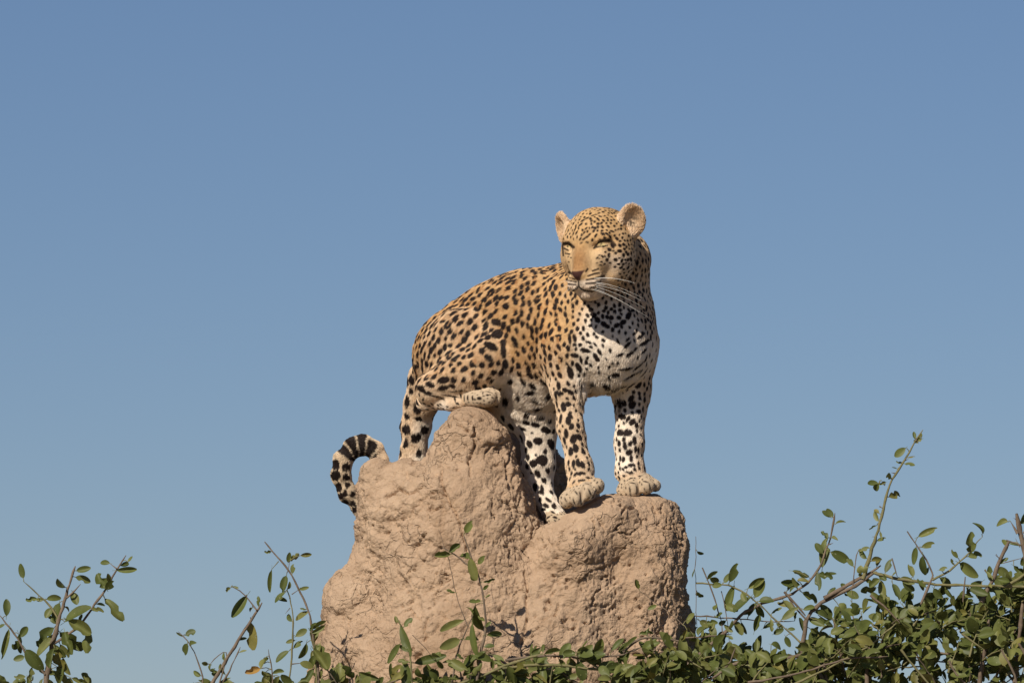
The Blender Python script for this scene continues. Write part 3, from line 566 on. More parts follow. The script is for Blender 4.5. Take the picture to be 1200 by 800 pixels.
    for i in cand:
        sp = spec(i)
        if sp is None: continue
        ring = sp[3] in ('ring', 'ros') and rng.random() < 0.3
        s = sp[0]*(0.92+0.2*rng.random())*(1.22 if ring else 1); p = P[i]
        if na and (((acc[:na]-p)**2).sum(1) < np.maximum(s, accr[:na]*0.95)**2).any(): continue
        if (((man-p)**2).sum(1) < (s*0.45+manr*0.8)**2).any(): continue
        acc[na] = p; accr[na] = s; na += 1
        if na >= 3990: break
        f = flow[i]; nn = PN[i]
        if 560 < p[0] < 700 and p[1] < 440 and sp[3] != 'ring': f = np.array([.12, 1, 0])-nn*(nn[1]+.12*nn[0]); f = f/np.linalg.norm(f)
        sd = np.cross(nn, f); r = sp[1]*(0.8+0.45*rng.random()); el = sp[2]*(0.85+0.35*rng.random())
        a = rng.normal(0, 0.3); t = f*math.cos(a)+sd*math.sin(a)
        if not ring and sp[3] in ('ring', 'ros'): spots.append((p+t*r*rng.uniform(-.5, .5), nn, t, r*1.45*math.sqrt(el), r*1.45/math.sqrt(el), 0.3, 3))
        if not ring: spots.append((p, nn, t, r*math.sqrt(el), r/math.sqrt(el), 0.22, 1))
        else:
            r *= 1.22
            spots.append((p, nn, t, r*1.1*math.sqrt(el), r*1.0/math.sqrt(el), 0.2, 2))
            nb = rng.integers(2, 4); a0 = rng.random()*6.28; sw = rng.uniform(1.6, 2.1)
            for b in range(nb):
                an = a0+b*sw+rng.normal(0, .3); rr = r*0.66
                pc = p+(t*math.cos(an)*rr*math.sqrt(el)+np.cross(nn, t)*math.sin(an)*rr/math.sqrt(el)*1.05)
                rb = r*(0.5+0.12*rng.random()); e2 = 1.5
                td = -t*math.sin(an)+np.cross(nn, t)*math.cos(an)
                spots.append((pc, nn, td, rb*e2*rng.uniform(.8, 1.25), rb*.9, 0.26, 1))
    blk = np.zeros(n); ros = np.zeros(n)
    wob = 0.5*vnoise(P/3.2, 5)+0.5*vnoise(P/1.6, 6)
    for c, nn, t, rl, rs, amp, kind in spots:
        R = max(rl, rs)*1.35+0.5
        idx = [h[1] for h in kd.find_range(c, R)]
        if not idx: continue
        idx = np.array(idx); rel = P[idx]-c; al = rel@t; h = rel@nn; pr2 = np.maximum((rel**2).sum(1)-al**2-0.6*h*h, 0)
        e = 0.55/min(rl, rs)
        qv = np.sqrt((al/rl)**2+pr2/rs**2)+amp*2*wob[idx]
        m = (1-sstep(1-e, 1+e*1.2, qv))*(PN[idx]@nn > 0.05)
        if kind == 1: blk[idx] = np.maximum(blk[idx], m)
        else: ros[idx] = np.maximum(ros[idx], m*(0.55 if kind == 3 else 1))
    col = base*(1-w[:, None])+WHITE*w[:, None]
    col = col*(1-ros[:, None]*(1-w[:, None])*0.8)+ROS*(ros*(1-w)*0.8)[:, None]
    # tail end: black rings above, pale below
    tl = isg('tail') & (X < 455) & (Y < 576)
    ang = np.degrees(np.arctan2(-(Y-550), -(X-421)))      # 0 = left, 90 = top
    ctr = np.array([421, 549]); rad = np.hypot(X-ctr[0], Y-ctr[1]); th = np.degrees(np.arctan2(-(Y-ctr[1]), X-ctr[0])) % 360
    band = np.zeros(n)
    wv = 3.5*vnoise(P/11, 5)
    for a0, a1 in [(22, 44), (51, 73), (76.5, 99), (102.5, 123), (126.5, 149)]:
        band = np.maximum(band, sstep(a0-1.5, a0+1.5, th+wv)*(1-sstep(a1-1.5, a1+1.5, th+wv)))
    band *= 1-(th < 80)*sstep(33, 36, rad)
    blot = 0
    for x, y, r in [(391, 546, 6), (403, 549, 4.5), (391, 559, 6.5), (404, 561, 4), (394, 573, 6), (405, 570, 3.6), (397, 583, 4), (402, 580, 3.4), (412, 581, 4), (403, 590, 4), (412, 592, 4), (421, 592, 3.6), (391, 583, 3.2), (414, 599, 4), (398, 597, 3)]:
        blot = np.maximum(blot, 1-sstep(r-.8, r+.8, np.hypot((X-x)*1.05, Y-y)+2.6*wob))
    band = np.where(th > 146, blot, band)
    tl = isg('tail') & (X < 440) & (Y < 612)
    blk = np.where(tl, np.maximum(band, 0), blk); col[tl] = 0.35*WHITE+0.65*srgb(190, 164, 126)
    # ears
    er = isg('ear')
    inner = er & ((PN@(HF)) > 0.1)
    col[er] = srgb(200, 160, 112); col[inner] = srgb(218, 190, 156); blk[inner] *= 0.1
    back = er & ((PN@HF) < -0.35); blk[back] = np.maximum(blk[back], 0.9*(1-sstep(6, 12, np.abs((P[back]-hp(0, 40, 0))@HU))))
    streak = sstep(0.15, 0.5, vnoise(P*np.array([1/7, 1/2.2, 1/7]), 81))*inner*np.exp(-(((X-739)/9)**2+((Y-264)/9)**2)); blk = np.maximum(blk, 0.75*streak)
    # face
    fc = isg('head') & front
    br = fc & (np.abs((P-HEAD_C)@HR) < 14.5) & (Y > 287) & (Y < 322)
    s = fc*0.25*sstep(280, 294, Y)*sstep(4, 16, np.abs((P-HEAD_C)@HR)); col = col*(1-s[:, None])+srgb(228, 204, 168)*s[:, None]
    s = 0.8*sstep(280, 304, Y)*(1-sstep(316, 324, Y))*(1-sstep(2.5, 14.5, np.abs((P-HEAD_C)@HR)+2*wob))*fc
    col = col*(1-s[:, None])+srgb(148, 107, 68)*s[:, None]; blk *= 1-0.9*np.clip(s*1.3, 0, 1)
    hu = (P-HEAD_C)@HU; hr = (P-HEAD_C)@HR; hf = (P-HEAD_C)@HF
    s = fc*0.95*sstep(-31, -37, hu)*sstep(18, 28, hf)*(1-sstep(18, 25, np.abs(hr))); col = col*(1-s[:, None])+srgb(226, 206, 184)*s[:, None]
    s = fc*0.75*np.exp(-(((X-722)/15)**2+((Y-309)/9)**2)); col = col*(1-s[:, None])+srgb(226, 206, 184)*s[:, None]
    for x, y, r in [(701, 291.5, 4), (708, 289, 3.5), (663, 293.5, 3)]:
        s = fc*0.8*np.exp(-(((X-x)/r)**2+((Y-y)/1.5)**2)); col = col*(1-s[:, None])+srgb(226, 200, 160)*s[:, None]
    face = np.zeros(n)
    for x0, y0, x1, y1, r in FACE_DARK:
        face = np.maximum(face, 1-sstep(r*0.7, r*1.5+0.3, polyline_d(X, Y, x0, y0, x1, y1)))
    blk = np.maximum(blk, face*(isg('head') & (D < -110))*0.95)
    s = fc*sstep(-21.5, -23.5, hu)*sstep(-35, -33, hu)*(1-sstep(7.6, 9.2, np.abs(hr)-0.65*(hu+24)))*sstep(50, 55, hf)
    blk *= 1-s; col = col*(1-s[:, None])+srgb(66, 42, 38)*s[:, None]
    for ex, ey, erx, ery in [(703.2, 288.6, 4.3, 1.45), (664.8, 290.9, 2.5, 1.2)]:
        s = fc*(1-sstep(.8, 1.25, ((X-ex)/erx)**2+((Y-ey)/ery)**2)); blk *= 1-s; col = col*(1-s[:, None])+srgb(190, 170, 120)*s[:, None]
        s = fc*0.8*(1-sstep(.7, 1.2, ((X-ex+.6)/1.3)**2+((Y-ey+.2)/1.2)**2)); blk = np.maximum(blk, s)
    pw = isg('paw'); col[pw] = srgb(184, 164, 138)
    mott = 1+0.10*fbm(P/5, 2, 44)+isg('head')*0.16*fbm(P/np.array([1.8, 2.6, 1.8]), 2, 45)
    coat = np.clip((col*(1-blk[:, None])+BLACK*blk[:, None])*mott[:, None], 0.004, 0.85)
    # ---- objects
    base_p = W(np.array([[640, 610, 0]]))[0]
    root = empty('leopard', base_p, 'spotted leopard standing on top of the termite mound with its head turned back', 'leopard')
    me = mesh_np('body', W(V)-base_p, Q, COAT)
    ca = me.color_attributes.new('coat', 'FLOAT_COLOR', 'POINT'); ca.data.foreach_set('color', np.concatenate([coat[:nv], np.ones((nv, 1))], 1).astype(np.float32).ravel())
    body = link(bpy.data.objects.new('body', me), root)
    # fur
    L = ln[:, None]
    p0 = HP-HN*0.4; p1 = p0+(fl*0.85+HN*(lift+0.15))*L*0.36; p2 = p1+(fl*0.95+HN*lift*0.7+np.array([0, .1, 0]))*L*0.33; p3 = p2+(fl+HN*lift*0.25+np.array([0, .2, 0]))*L*0.33
    pts = (W(np.stack([p0, p1, p2, p3], 1).reshape(-1, 3))-base_p).astype(np.float32)
    hc = bpy.data.hair_curves.new('fur'); hc.add_curves([4]*NH)
    hc.attributes['position'].data.foreach_set('vector', pts.ravel())
    ra = hc.attributes.get('radius') or hc.attributes.new('radius', 'FLOAT', 'POINT')
    rr = np.tile(np.array([0.29, 0.27, 0.20, 0.05]), NH)/PXM; ra.data.foreach_set('value', rr.astype(np.float32))
    hcol = coat[nv:]*(1.0+0.2*rng.random((NH, 1)))
    at = hc.attributes.new('coat', 'FLOAT_COLOR', 'CURVE'); at.data.foreach_set('color', np.concatenate([hcol, np.ones((NH, 1))], 1).astype(np.float32).ravel())
    hc.materials.append(FUR); link(bpy.data.objects.new('fur', hc), root)
    return root, base_p
def tube(pts, radii, sides=6):
    pts = np.asarray(pts, float); n = len(pts); vs = []; T = np.gradient(pts, axis=0); ref = np.array([0.3, 0.9, 0.2])
    for i in range(n):
        t = T[i]/max(np.linalg.norm(T[i]), 1e-9); a = np.cross(t, ref); a /= max(np.linalg.norm(a), 1e-9); b = np.cross(t, a)
        for k in range(sides):
            an = 2*math.pi*k/sides; vs.append(pts[i]+radii[i]*(a*math.cos(an)+b*math.sin(an)))
    fs = [(i*sides+k, i*sides+(k+1) % sides, (i+1)*sides+(k+1) % sides, (i+1)*sides+k) for i in range(n-1) for k in range(sides)]
    return np.array(vs), np.array(fs)
LEO, LEO_B = build_leopard()
def whiskers():
    V = []; Fc = []; off = 0
    starts = {1: [(11+4*i, -34-3.6*j, 58-1.5*i) for j in range(4) for i in range(2)], -1: [(-11-3*i, -34-3.6*j, 58-1.5*i) for j in range(3) for i in range(2)]}
    for s, L in starts.items():
        for q, st in enumerate(L):
            p = hp(*st); j = (st[1]+34)/-3.6
            ln = random.uniform(44, 74) if s == 1 else random.uniform(16, 26)
            end = p+HR*s*ln*0.95-HF*ln*random.uniform(.25, .5)+HU*(-ln*(0.2+0.17*j)+random.uniform(-4, 4))
            mid = (p+end)/2+HU*ln*0.15+HF*ln*.08
            t = np.linspace(0, 1, 9)[:, None]; c = (1-t)**2*p+2*t*(1-t)*mid+t*t*end
            v, f = tube(W(c)-LEO_B, np.linspace(0.20, 0.06, 9)/PXM, 5); V.append(v); Fc.append(f+off); off += len(v)
    link(bpy.data.objects.new('whiskers', mesh_np('whiskers', np.concatenate(V), np.concatenate(Fc), WHISK)), LEO)
whiskers()

# ------------------------------------------------------------------ shrubs
def leaf_mesh(name, mat, curl, fold, bite=None, tipw=0.5):
    n = 9; V = []; Fc = []
    for i in range(n):
        t = i/(n-1); w = 0.5*max(0, math.sin(math.pi*min(1, t*0.95+0.02)**(0.9+0.35*tipw)))**0.58
        if t == 0: w = 0.03
        if t == 1: w = 0.12
        z = curl*(t*t)*0.55-0.05*curl; y = t*(1-0.12*abs(curl))
        wl, wr = w, w
        if bite and bite[0] <= i <= bite[0]+1: wr *= bite[1]
        if bite and len(bite) > 2 and i == bite[2]: wl *= 0.45
        V += [(-wl, y, z+fold*w), (-wl*.5, y, z+fold*w*.38), (0, y, z), (wr*.5, y, z+fold*w*.38), (wr, y, z+fold*w)]
    for i in range(n-1):
        for c in range(4): a = i*5+c; Fc.append((a, a+1, a+6, a+5))
    o = len(V); V += [(-.025, -0.2, 0), (.025, -0.2, 0), (.025, 0.03, .004), (-.025, 0.03, .004)]; Fc.append((o, o+1, o+2, o+3))   # stalk
    return mesh_np(name, V, Fc, mat)
LEAVES = [leaf_mesh('leaf', LEAF, c, f, b, t) for c, f, b, t in [(-.25, .25, None, .5), (.15, .35, None, .2), (-.5, .15, None, .8), (0.05, .2, (3, .45), .5), (-.3, .5, (5, .3, 3), .3), (-.85, .3, None, .5), (-.1, .1, (6, .2), .7), (.3, .2, None, .0), (-1.2, .6, None, .3), (.2, .8, (4, .7), .6), (-.6, -.3, (2, .5, 5), .4), (-.2, .3, (7, .1), .1), (.6, .5, None, .6)]]
DEAD = leaf_mesh('withered_leaf', DEADLEAF, .35, .5, (5, .5), .4)
LV = [np.array([v.co[:] for v in m.vertices]) for m in LEAVES]; LFQ = [np.array([p.vertices[:] for p in m.polygons]) for m in LEAVES]
class Shrub:
    def __init__(s, name, label, x, d, group='shrubs around the mound'):
        s.base = W(np.array([[x, G(0, x, d), d]]))[0]; s.base[2] = 0
        s.root = empty(name, s.base, label, 'shrub'); s.leaves = []; s.wood = []; s.rnd = random.Random(len(label)*7+int(x))
    def branch(s, pts, r0, r1, mat=None, name='branch', knobs=True, sides=7):
        P = np.array(pts, float); k = max(2, int(np.linalg.norm(np.diff(P, axis=0), axis=1).sum()/7)); seg = np.concatenate([[0], np.cumsum(np.linalg.norm(np.diff(P, axis=0), axis=1))])
        t = np.linspace(0, seg[-1], k); Q = np.stack([np.interp(t, seg, P[:, i]) for i in range(3)], 1)
        if k > 4:
            for _ in range(2): Q[1:-1] = 0.5*Q[1:-1]+0.25*(Q[:-2]+Q[2:])
            Q[1:-1] += rng.normal(0, 0.35, (k-2, 3))
        rad = np.linspace(r0, r1, k)*(1+0.14*rng.normal(size=k)); rad[-1] *= 0.5
        v, f = tube(W(Q)-s.base, rad/PXM, sides)
        link(bpy.data.objects.new(name, mesh_np(name, v, f, mat or BARK)), s.root); s.wood.append(Q); return Q
    def leaf(s, base, tip, wf=0.5, dead=False, nrm=None, var=None):
        R = s.rnd; b = np.array(base, float); t = np.array(tip, float)
        L = np.linalg.norm(t[:2]-b[:2])
        if nrm is None:
            t[2] += L*R.uniform(-.45, .35); nrm = np.array([R.gauss(-.25, .45), R.gauss(-.35, .4), -1])
        L = np.linalg.norm(t-b); y = (t-b)/L; nrm = nrm-y*(nrm@y); nrm /= max(np.linalg.norm(nrm), 1e-6)
        Y = WD(y); Z = WD(nrm); X = np.cross(Y, Z)
        sc = L/PXM; Mx = np.eye(4); Mx[:3, 0] = X*sc*wf; Mx[:3, 1] = Y*sc; Mx[:3, 2] = Z*sc*0.8; Mx[:3, 3] = W(b)-s.base
        s.leaves.append((b, Mx, dead, R.randrange(len(LEAVES)) if var is None else var))
    def leaves_z(s, zf, dz, L):
        for a in L:
            (bx, by), (tx, ty) = zf([(a[0], a[1])])[0], zf([(a[2], a[3])])[0]
            d = dz+s.rnd.uniform(-8, 8); s.leaf((bx, by, d), (tx, ty, d), 0.88*(a[4] if len(a) > 4 and a[4] > 0 else 0.48), len(a) > 5)
    def dress(s, step, lsize=(9, 19), rmax=950):
        """more small leaves set alternately along the noted branches"""
        R = s.rnd
        for Q in list(s.wood):
            k = 0.0; side = 1
            for a, b in zip(Q[:-1], Q[1:]):
                k += np.linalg.norm(b-a)
                if k < step*R.uniform(.7, 1.4): continue
                k = 0; side = -side; t = (b-a)/np.linalg.norm(b-a); th = math.atan2(t[1], t[0])+side*R.uniform(.5, 1.3); L = R.uniform(*lsize); el = R.gauss(0, .5)
                dr = np.array([math.cos(th)*math.cos(el), math.sin(th)*math.cos(el), math.sin(el)])
                s.leaf(b+dr*L*.2, b+dr*L*1.15, R.uniform(.4, .58), False, np.array([R.gauss(-.3, .5), R.gauss(-.45, .45), -.8]))
    def mass(s, env, dlo, dhi, ntw, ylow=880, lsize=(13, 26), twl=(30, 85)):
        R = s.rnd; ex = [e[0] for e in env]; ey = [e[1] for e in env]
        for _ in range(ntw):
            x = R.uniform(ex[0], ex[-1]); top = np.interp(x, ex, ey)+9*math.sin(x*.09)+7*math.sin(x*.23+1); y = top+(ylow-top)*R.random()**1.35+10; d = R.uniform(dlo, dhi)
            a = R.gauss(-90, 55); ln = R.uniform(*twl); p = np.array([x, y, d]); pts = [p]; az = R.gauss(0, .6)
            for k in range(5):
                a += R.gauss(0, 14); st = ln/5; q = pts[-1]+np.array([math.cos(math.radians(a))*math.cos(az), math.sin(math.radians(a))*math.cos(az), math.sin(az)])*st
                if q[1] < np.interp(q[0], ex, ey)+9*math.sin(q[0]*.09)+7*math.sin(q[0]*.23+1)+3: break
                pts.append(q)
            if len(pts) < 3: continue
            Q = s.branch(pts, R.uniform(.9, 1.7), .5, GREENBARK if R.random() < .6 else BARK, 'twig', sides=5)
            # join the twig to the wood lower down
            nl = int(ln/6.5)
            for i in range(nl):
                u = R.random()*(len(Q)-1); j = int(u); b = Q[j]+(Q[min(j+1, len(Q)-1)]-Q[j])*(u-j)
                th = math.radians(a)+R.choice((-1, 1))*R.uniform(.5, 1.4); el = R.gauss(-.15, .5)
                dr = np.array([math.cos(th)*math.cos(el), math.sin(th)*math.cos(el)+R.uniform(-.1, .35), math.sin(el)]); L = R.uniform(*lsize)
                nr = np.array([R.gauss(-.35, .42), R.gauss(-.55, .4), -0.75+R.gauss(0, .4)])
                s.leaf(b+dr*L*.18, b+dr*L*1.15, R.uniform(.46, .66), False, nr)
    def stems(s, tops, r=6):
        """woody stems from the ground up into the crown"""
        R = s.rnd
        for (x, y, d) in tops:
            g = np.array([600+(s.base[0])*PXM, G(0, 0, d), d]); pts = []
            for k in range(7):
                t = k/6; pts.append((g[0]+(x-g[0])*t**1.25+R.gauss(0, 8)*(0 < k < 6), g[1]+(y-g[1])*t, d+R.gauss(0, 6)*(0 < k < 6)))
            s.branch(pts, r, 2.2, BARK, 'stem', sides=8)
    def finish(s):
        Wd = np.concatenate(s.wood)
        for b, M, dead, var in s.leaves[:s.nx]:
            dd = np.linalg.norm((Wd-b)*np.array([1, 1, .5]), axis=1); j = dd.argmin()
            if 1.5 < dd[j] < 32:
                m = (b+Wd[j])/2+np.array([0, -1.5, 0]); v, f = tube(W(np.array([Wd[j], m, b]))-s.base, np.array([.55, .45, .4])/PXM, 5)
                link(bpy.data.objects.new('leaf_stalk', mesh_np('leaf_stalk', v, f, GREENBARK)), s.root)
        vis = [l for l in s.leaves if l[0][1] < 812 and -20 < l[0][0] < 1220]; rest = [l for l in s.leaves if not (l[0][1] < 812 and -20 < l[0][0] < 1220)]
        expl = vis[:s.nx]; vis2 = sorted(vis[s.nx:], key=lambda l: l[0][2]+1.2*abs(l[0][1]-740)*0.3)
        vis = expl+vis2; rest += vis[298:]
        for b, M, dead, var in vis[:298]:
            o = bpy.data.objects.new('withered_leaf' if dead else 'leaf', DEAD if dead else LEAVES[var]); o.matrix_local = Matrix(M.tolist()); COL.objects.link(o); o.parent = s.root
            o.matrix_parent_inverse = Matrix.Identity(4)
        if rest:
            Vs = []; Fs = []; off = 0
            for b, M, dead, var in rest:
                v = LV[var]@M[:3, :3].T+M[:3, 3]; Vs.append(v); Fs.append(LFQ[var]+off); off += len(v)
            o = bpy.data.objects.new('foliage', mesh_np('foliage', np.concatenate(Vs), np.concatenate(Fs), LEAF)); o['kind'] = 'stuff'; link(o, s.root)
def zpts(zf, L, d): return [(*zf([(x, y)])[0][:2], d+(i % 3-1)*2) for i, (x, y) in enumerate(L)]

# upright sprig shrub with sky all round it
A_ = Shrub('shrub', 'sparse leafy shrub with upright twigs standing alone against the sky', 55, -60); zA = ztoom(0, 640, 5); D_ = -60
for L, a, b, m in [([(285, 850), (285, 800), (310, 640), (345, 480), (375, 370), (400, 300), (425, 200), (460, 105)], 3.4, 1.3, BARK), ([(330, 560), (425, 500), (500, 440), (550, 360), (630, 250), (700, 130), (755, 42)], 1.8, .9, BARK),
    ([(360, 410), (320, 345), (240, 265), (160, 195)], 1.2, .6, GREENBARK), ([(285, 735), (165, 620), (130, 520), (80, 470), (10, 380)], 1.7, .8, BARK), ([(410, 290), (455, 250), (490, 210)], 1.1, .7, BARK), ([(700, 120), (685, 95), (660, 90)], .8, .5, BARK), ([(290, 800), (240, 860), (180, 950)], 2, 3, BARK)]:
    A_.branch(zpts(zA, L, D_), a, b, m)
A_.leaves_z(zA, D_, [(290, 300, 383, 283), (240, 295, 165, 302), (60, 395, 65, 290, .5), (75, 470, 30, 650, .22), (130, 500, 170, 620, .45), (130, 540, 95, 590, .8), (175, 590, 272, 715, .55), (460, 170, 545, 200, .6), (440, 260, 470, 332, .7), (365, 320, 350, 440, .7), (320, 350, 285, 405, .7), (400, 430, 548, 332, .5), (420, 420, 553, 505, .55), (335, 465, 225, 580, .55), (360, 500, 248, 640, .4), (370, 490, 500, 630, .5), (400, 490, 440, 620, .5), (530, 470, 520, 605, .5), (630, 295, 727, 427, .42), (550, 360, 630, 368, .5), (640, 235, 585, 145, .75), (640, 240, 685, 190, .8), (700, 130, 828, 122, .33), (660, 90, 595, 80, .55), (765, 80, 797, 50, .6), (360, 600, 380, 725, .6), (340, 580, 322, 700, .5), (340, 740, 440, 800, .5), (440, 755, 540, 795, .35), (210, 690, 185, 800, .3), (300, 760, 330, 800, .6), (270, 760, 255, 815, .5), (590, 795, 645, 805, .5), (350, 690, 405, 745, .5), (330, 620, 352, 685, .6), (320, 560, 400, 640, .5), (390, 640, 410, 740, .5), (300, 700, 360, 760, .5), (370, 560, 420, 640, .5), (430, 545, 480, 600, .45), (385, 700, 350, 790, .6)])
A_.dress(24)
A_.nx = len(A_.leaves)
A_.mass([(-30, 800), (20, 790), (60, 775), (100, 785), (150, 815)], -110, -20, 26, 1000); A_.stems([(57, 812, -60), (30, 860, -40), (100, 870, -80)], 7)
A_.finish()

# low shrub at the mound's foot, left side
B_ = Shrub('shrub', 'straggly thin stemmed shrub at the left foot of the mound with a yellow dead leaf', 290, -170); zB = ztoom(190, 620, 4.445); D_ = -175
for L, a, b, m in [([(180, 940), (270, 800), (340, 690), (400, 590), (460, 490), (510, 410), (548, 352)], 2.6, 1.3, BARK), ([(520, 390), (480, 325), (430, 285), (395, 272)], .9, .5, BARK), ([(250, 900), (320, 800), (370, 720), (410, 650), (437, 578)], 1.5, .6, BARK), ([(325, 790), (355, 670), (385, 600), (360, 590), (310, 630), (280, 670)], .9, .5, BARK),
    ([(660, 900), (685, 770), (700, 600), (708, 450), (695, 330), (675, 290)], 1.5, .8, GREENBARK), ([(840, 900), (835, 780), (830, 660), (800, 490), (790, 400), (750, 310), (690, 195), (620, 115), (560, 42)], 1.9, .8, BARK), ([(632, 142), (605, 150), (595, 185)], .7, .5, GREENBARK), ([(265, 900), (250, 800), (240, 700), (205, 610), (175, 550), (120, 500)], 1.1, .5, BARK), ([(605, 900), (600, 800), (598, 680), (580, 590)], 1.1, .5, BARK), ([(678, 195), (680, 165), (690, 140)], .6, .5, BARK), ([(700, 310), (715, 285), (745, 280)], .6, .4, BARK), ([(690, 380), (675, 400), (665, 410)], .5, .3, BARK), ([(700, 665), (730, 655), (755, 660)], .6, .4, BARK)]:
    B_.branch(zpts(zB, L, D_), a, b, m)
B_.leaves_z(zB, D_, [(155, 520, 207, 498, .8), (168, 560, 150, 622, .7), (150, 525, 110, 503, .4), (470, 318, 385, 442, .36), (395, 272, 428, 280, .4), (500, 380, 473, 402, .5), (490, 455, 505, 597, .5), (597, 185, 592, 302, .25), (672, 215, 648, 302, .5), (680, 150, 690, 93, .5), (690, 140, 745, 103, .5), (745, 112, 810, 105, .4), (740, 285, 787, 275, .45), (668, 300, 603, 345, .5), (620, 330, 677, 350, .45), (787, 400, 706, 437, .45), (720, 525, 777, 485, .6), (715, 545, 668, 557, .5), (685, 600, 613, 655, .5), (805, 490, 877, 450, .35), (790, 495, 835, 565, .7), (772, 560, 743, 655, .4), (820, 570, 888, 695, .6), (840, 640, 768, 645, .5), (812, 690, 738, 792, .4), (555, 665, 585, 635, .7), (560, 640, 535, 690, .8), (537, 690, 455, 718, .5, 1), (600, 715, 662, 708, .5), (560, 712, 597, 725, .4), (290, 670, 272, 705, .6), (60, 765, 92, 787, .7), (100, 770, 132, 787, .5), (378, 760, 432, 790, .6, 1), (845, 560, 815, 640, .5), (800, 600, 830, 690, .6), (855, 690, 800, 760, .5), (640, 730, 600, 790, .5), (560, 740, 590, 790, .6), (620, 740, 660, 790, .5), (490, 770, 545, 795, .5), (200, 765, 235, 800, .7), (440, 790, 500, 775, .5), (700, 750, 740, 790, .5)])
B_.dress(34, (8, 15))
B_.nx = len(B_.leaves)
B_.mass([(195, 812), (290, 796), (330, 783), (370, 778), (410, 788)], -235, -150, 44, 960); B_.stems([(250, 822, -175), (345, 822, -175), (378, 822, -180), (320, 870, -150)], 6)
B_.finish()

# spreading shrub in front of the mound
C_ = Shrub('shrub', 'low spreading shrub lying across the front of the mound with one dark upright sprig', 600, -240); zC = ztoom(370, 640, 4.8); D_ = -238
for L, a, b, m in [([(900, 800), (935, 535), (965, 420), (955, 310), (940, 200), (915, 100), (870, 0), (840, -95)], 2.2, .7, BARK), ([(915, 95), (860, 75), (820, 30), (780, 0), (720, -30)], 1.3, .6, BARK), ([(770, 760), (800, 560), (830, 480), (870, 390), (890, 345)], 1.2, .8, BARK), ([(860, 400), (820, 300), (780, 150), (765, 50), (700, -130)], .55, .3, BARK), ([(555, 760), (550, 590), (540, 500), (490, 380), (470, 350)], 1.3, .7, GREENBARK),
    ([(60, 800), (300, 735), (430, 715), (500, 690)], 1.6, .9, BARK), ([(600, 830), (700, 755), (900, 690), (1060, 620), (1200, 570), (1270, 555)], 2.4, 1.5, GREENBARK), ([(80, 620), (130, 690), (160, 740)], .8, .6, BARK), ([(560, 450), (640, 530), (660, 560)], .5, .4, BARK), ([(40, 790), (35, 650), (20, 520), (0, 440)], 1.2, .7, GREENBARK)]:
    C_.branch(zpts(zC, L, D_), a, b, m)
z4 = ztoom(600, 680, 5.45)
for L, a, b, m in [([(-60, 500), (0, 490), (170, 478), (300, 480), (430, 497), (650, 520), (780, 540)], 2.2, 1.2, GREENBARK), ([(-40, 450), (0, 445), (130, 425), (250, 420), (400, 430), (520, 440), (700, 410), (800, 370)], 1.7, .9, BARK), ([(690, 400), (760, 330), (830, 300), (900, 310), (1000, 325), (1060, 335)], 1.6, .8, BARK), ([(1060, 230), (930, 120), (790, 20)], .6, .35, BARK), ([(900, 410), (1000, 420), (1090, 445), (1180, 500)], 1.4, .9, GREENBARK)]:
    C_.branch(zpts(z4, L, D_), a, b, m)
C_.leaves_z(zC, D_, [(875, 30, 908, 155, .45), (920, 62, 958, 18, .6), (880, 120, 905, 160, .8), (945, 160, 1015, 145, .3), (962, 245, 985, 225, .5), (935, 265, 868, 270, .45), (905, 290, 935, 475, .32), (890, 385, 897, 575, .25), (965, 450, 1070, 440, .35), (960, 405, 988, 375, .5), (842, 370, 718, 457, .36), (820, 475, 703, 522, .5), (472, 385, 468, 342, .6), (495, 400, 550, 565, .32), (490, 500, 433, 612, .35), (560, 535, 488, 508, .5), (570, 605, 748, 568, .32), (520, 595, 535, 742, .5), (590, 630, 602, 695, .7), (265, 655, 378, 690, .38), (180, 615, 245, 700, .5), (770, 590, 860, 645, .55), (690, 590, 730, 640, .5), (330, 740, 250, 720, .5), (440, 720, 520, 650, .5), (900, 560, 1000, 580, .5), (1000, 560, 1060, 590, .5), (10, 440, 80, 390, .4), (20, 530, 95, 640, .5), (30, 560, -10, 640, .5), (100, 720, 50, 760, .6), (170, 720, 230, 765, .6), (960, 540, 880, 600, .4), (840, 580, 810, 545, .6), (650, 650, 700, 700, .55), (620, 720, 680, 745, .5), (940, 600, 880, 660, .5), (1080, 620, 1110, 720, .6), (1020, 640, 1000, 720, .5)])
C_.leaves_z(z4, D_, [(300, 440, 360, 340, .6), (530, 420, 560, 310, .6), (620, 390, 690, 305, .4), (400, 400, 500, 370, .4), (870, 420, 870, 300, .5), (790, 290, 880, 280, .4), (690, 380, 790, 320, .3), (1060, 430, 1060, 300, .5), (1130, 430, 1160, 530, .5), (560, 460, 620, 500, .6), (520, 440, 560, 490, .7), (120, 410, 180, 380, .6), (200, 410, 300, 390, .4), (190, 500, 200, 620, .5), (340, 560, 430, 540, .45), (660, 470, 640, 560, .55), (850, 480, 780, 530, .4), (900, 480, 970, 560, .6), (1000, 440, 1080, 470, .6), (760, 560, 850, 540, .5), (1090, 200, 1130, 150, .5), (1085, 260, 1050, 330, .4)])
C_.dress(30, (10, 20))
C_.nx = len(C_.leaves)
C_.mass([(385, 800), (430, 788), (470, 782), (510, 775), (560, 776), (600, 768), (640, 760), (690, 756), (740, 750), (775, 742), (815, 732)], -255, -200, 195, 900); C_.stems([(480, 812, -235), (560, 805, -230), (640, 790, -240), (720, 790, -240), (780, 780, -235), (420, 830, -230)], 7)
C_.finish()

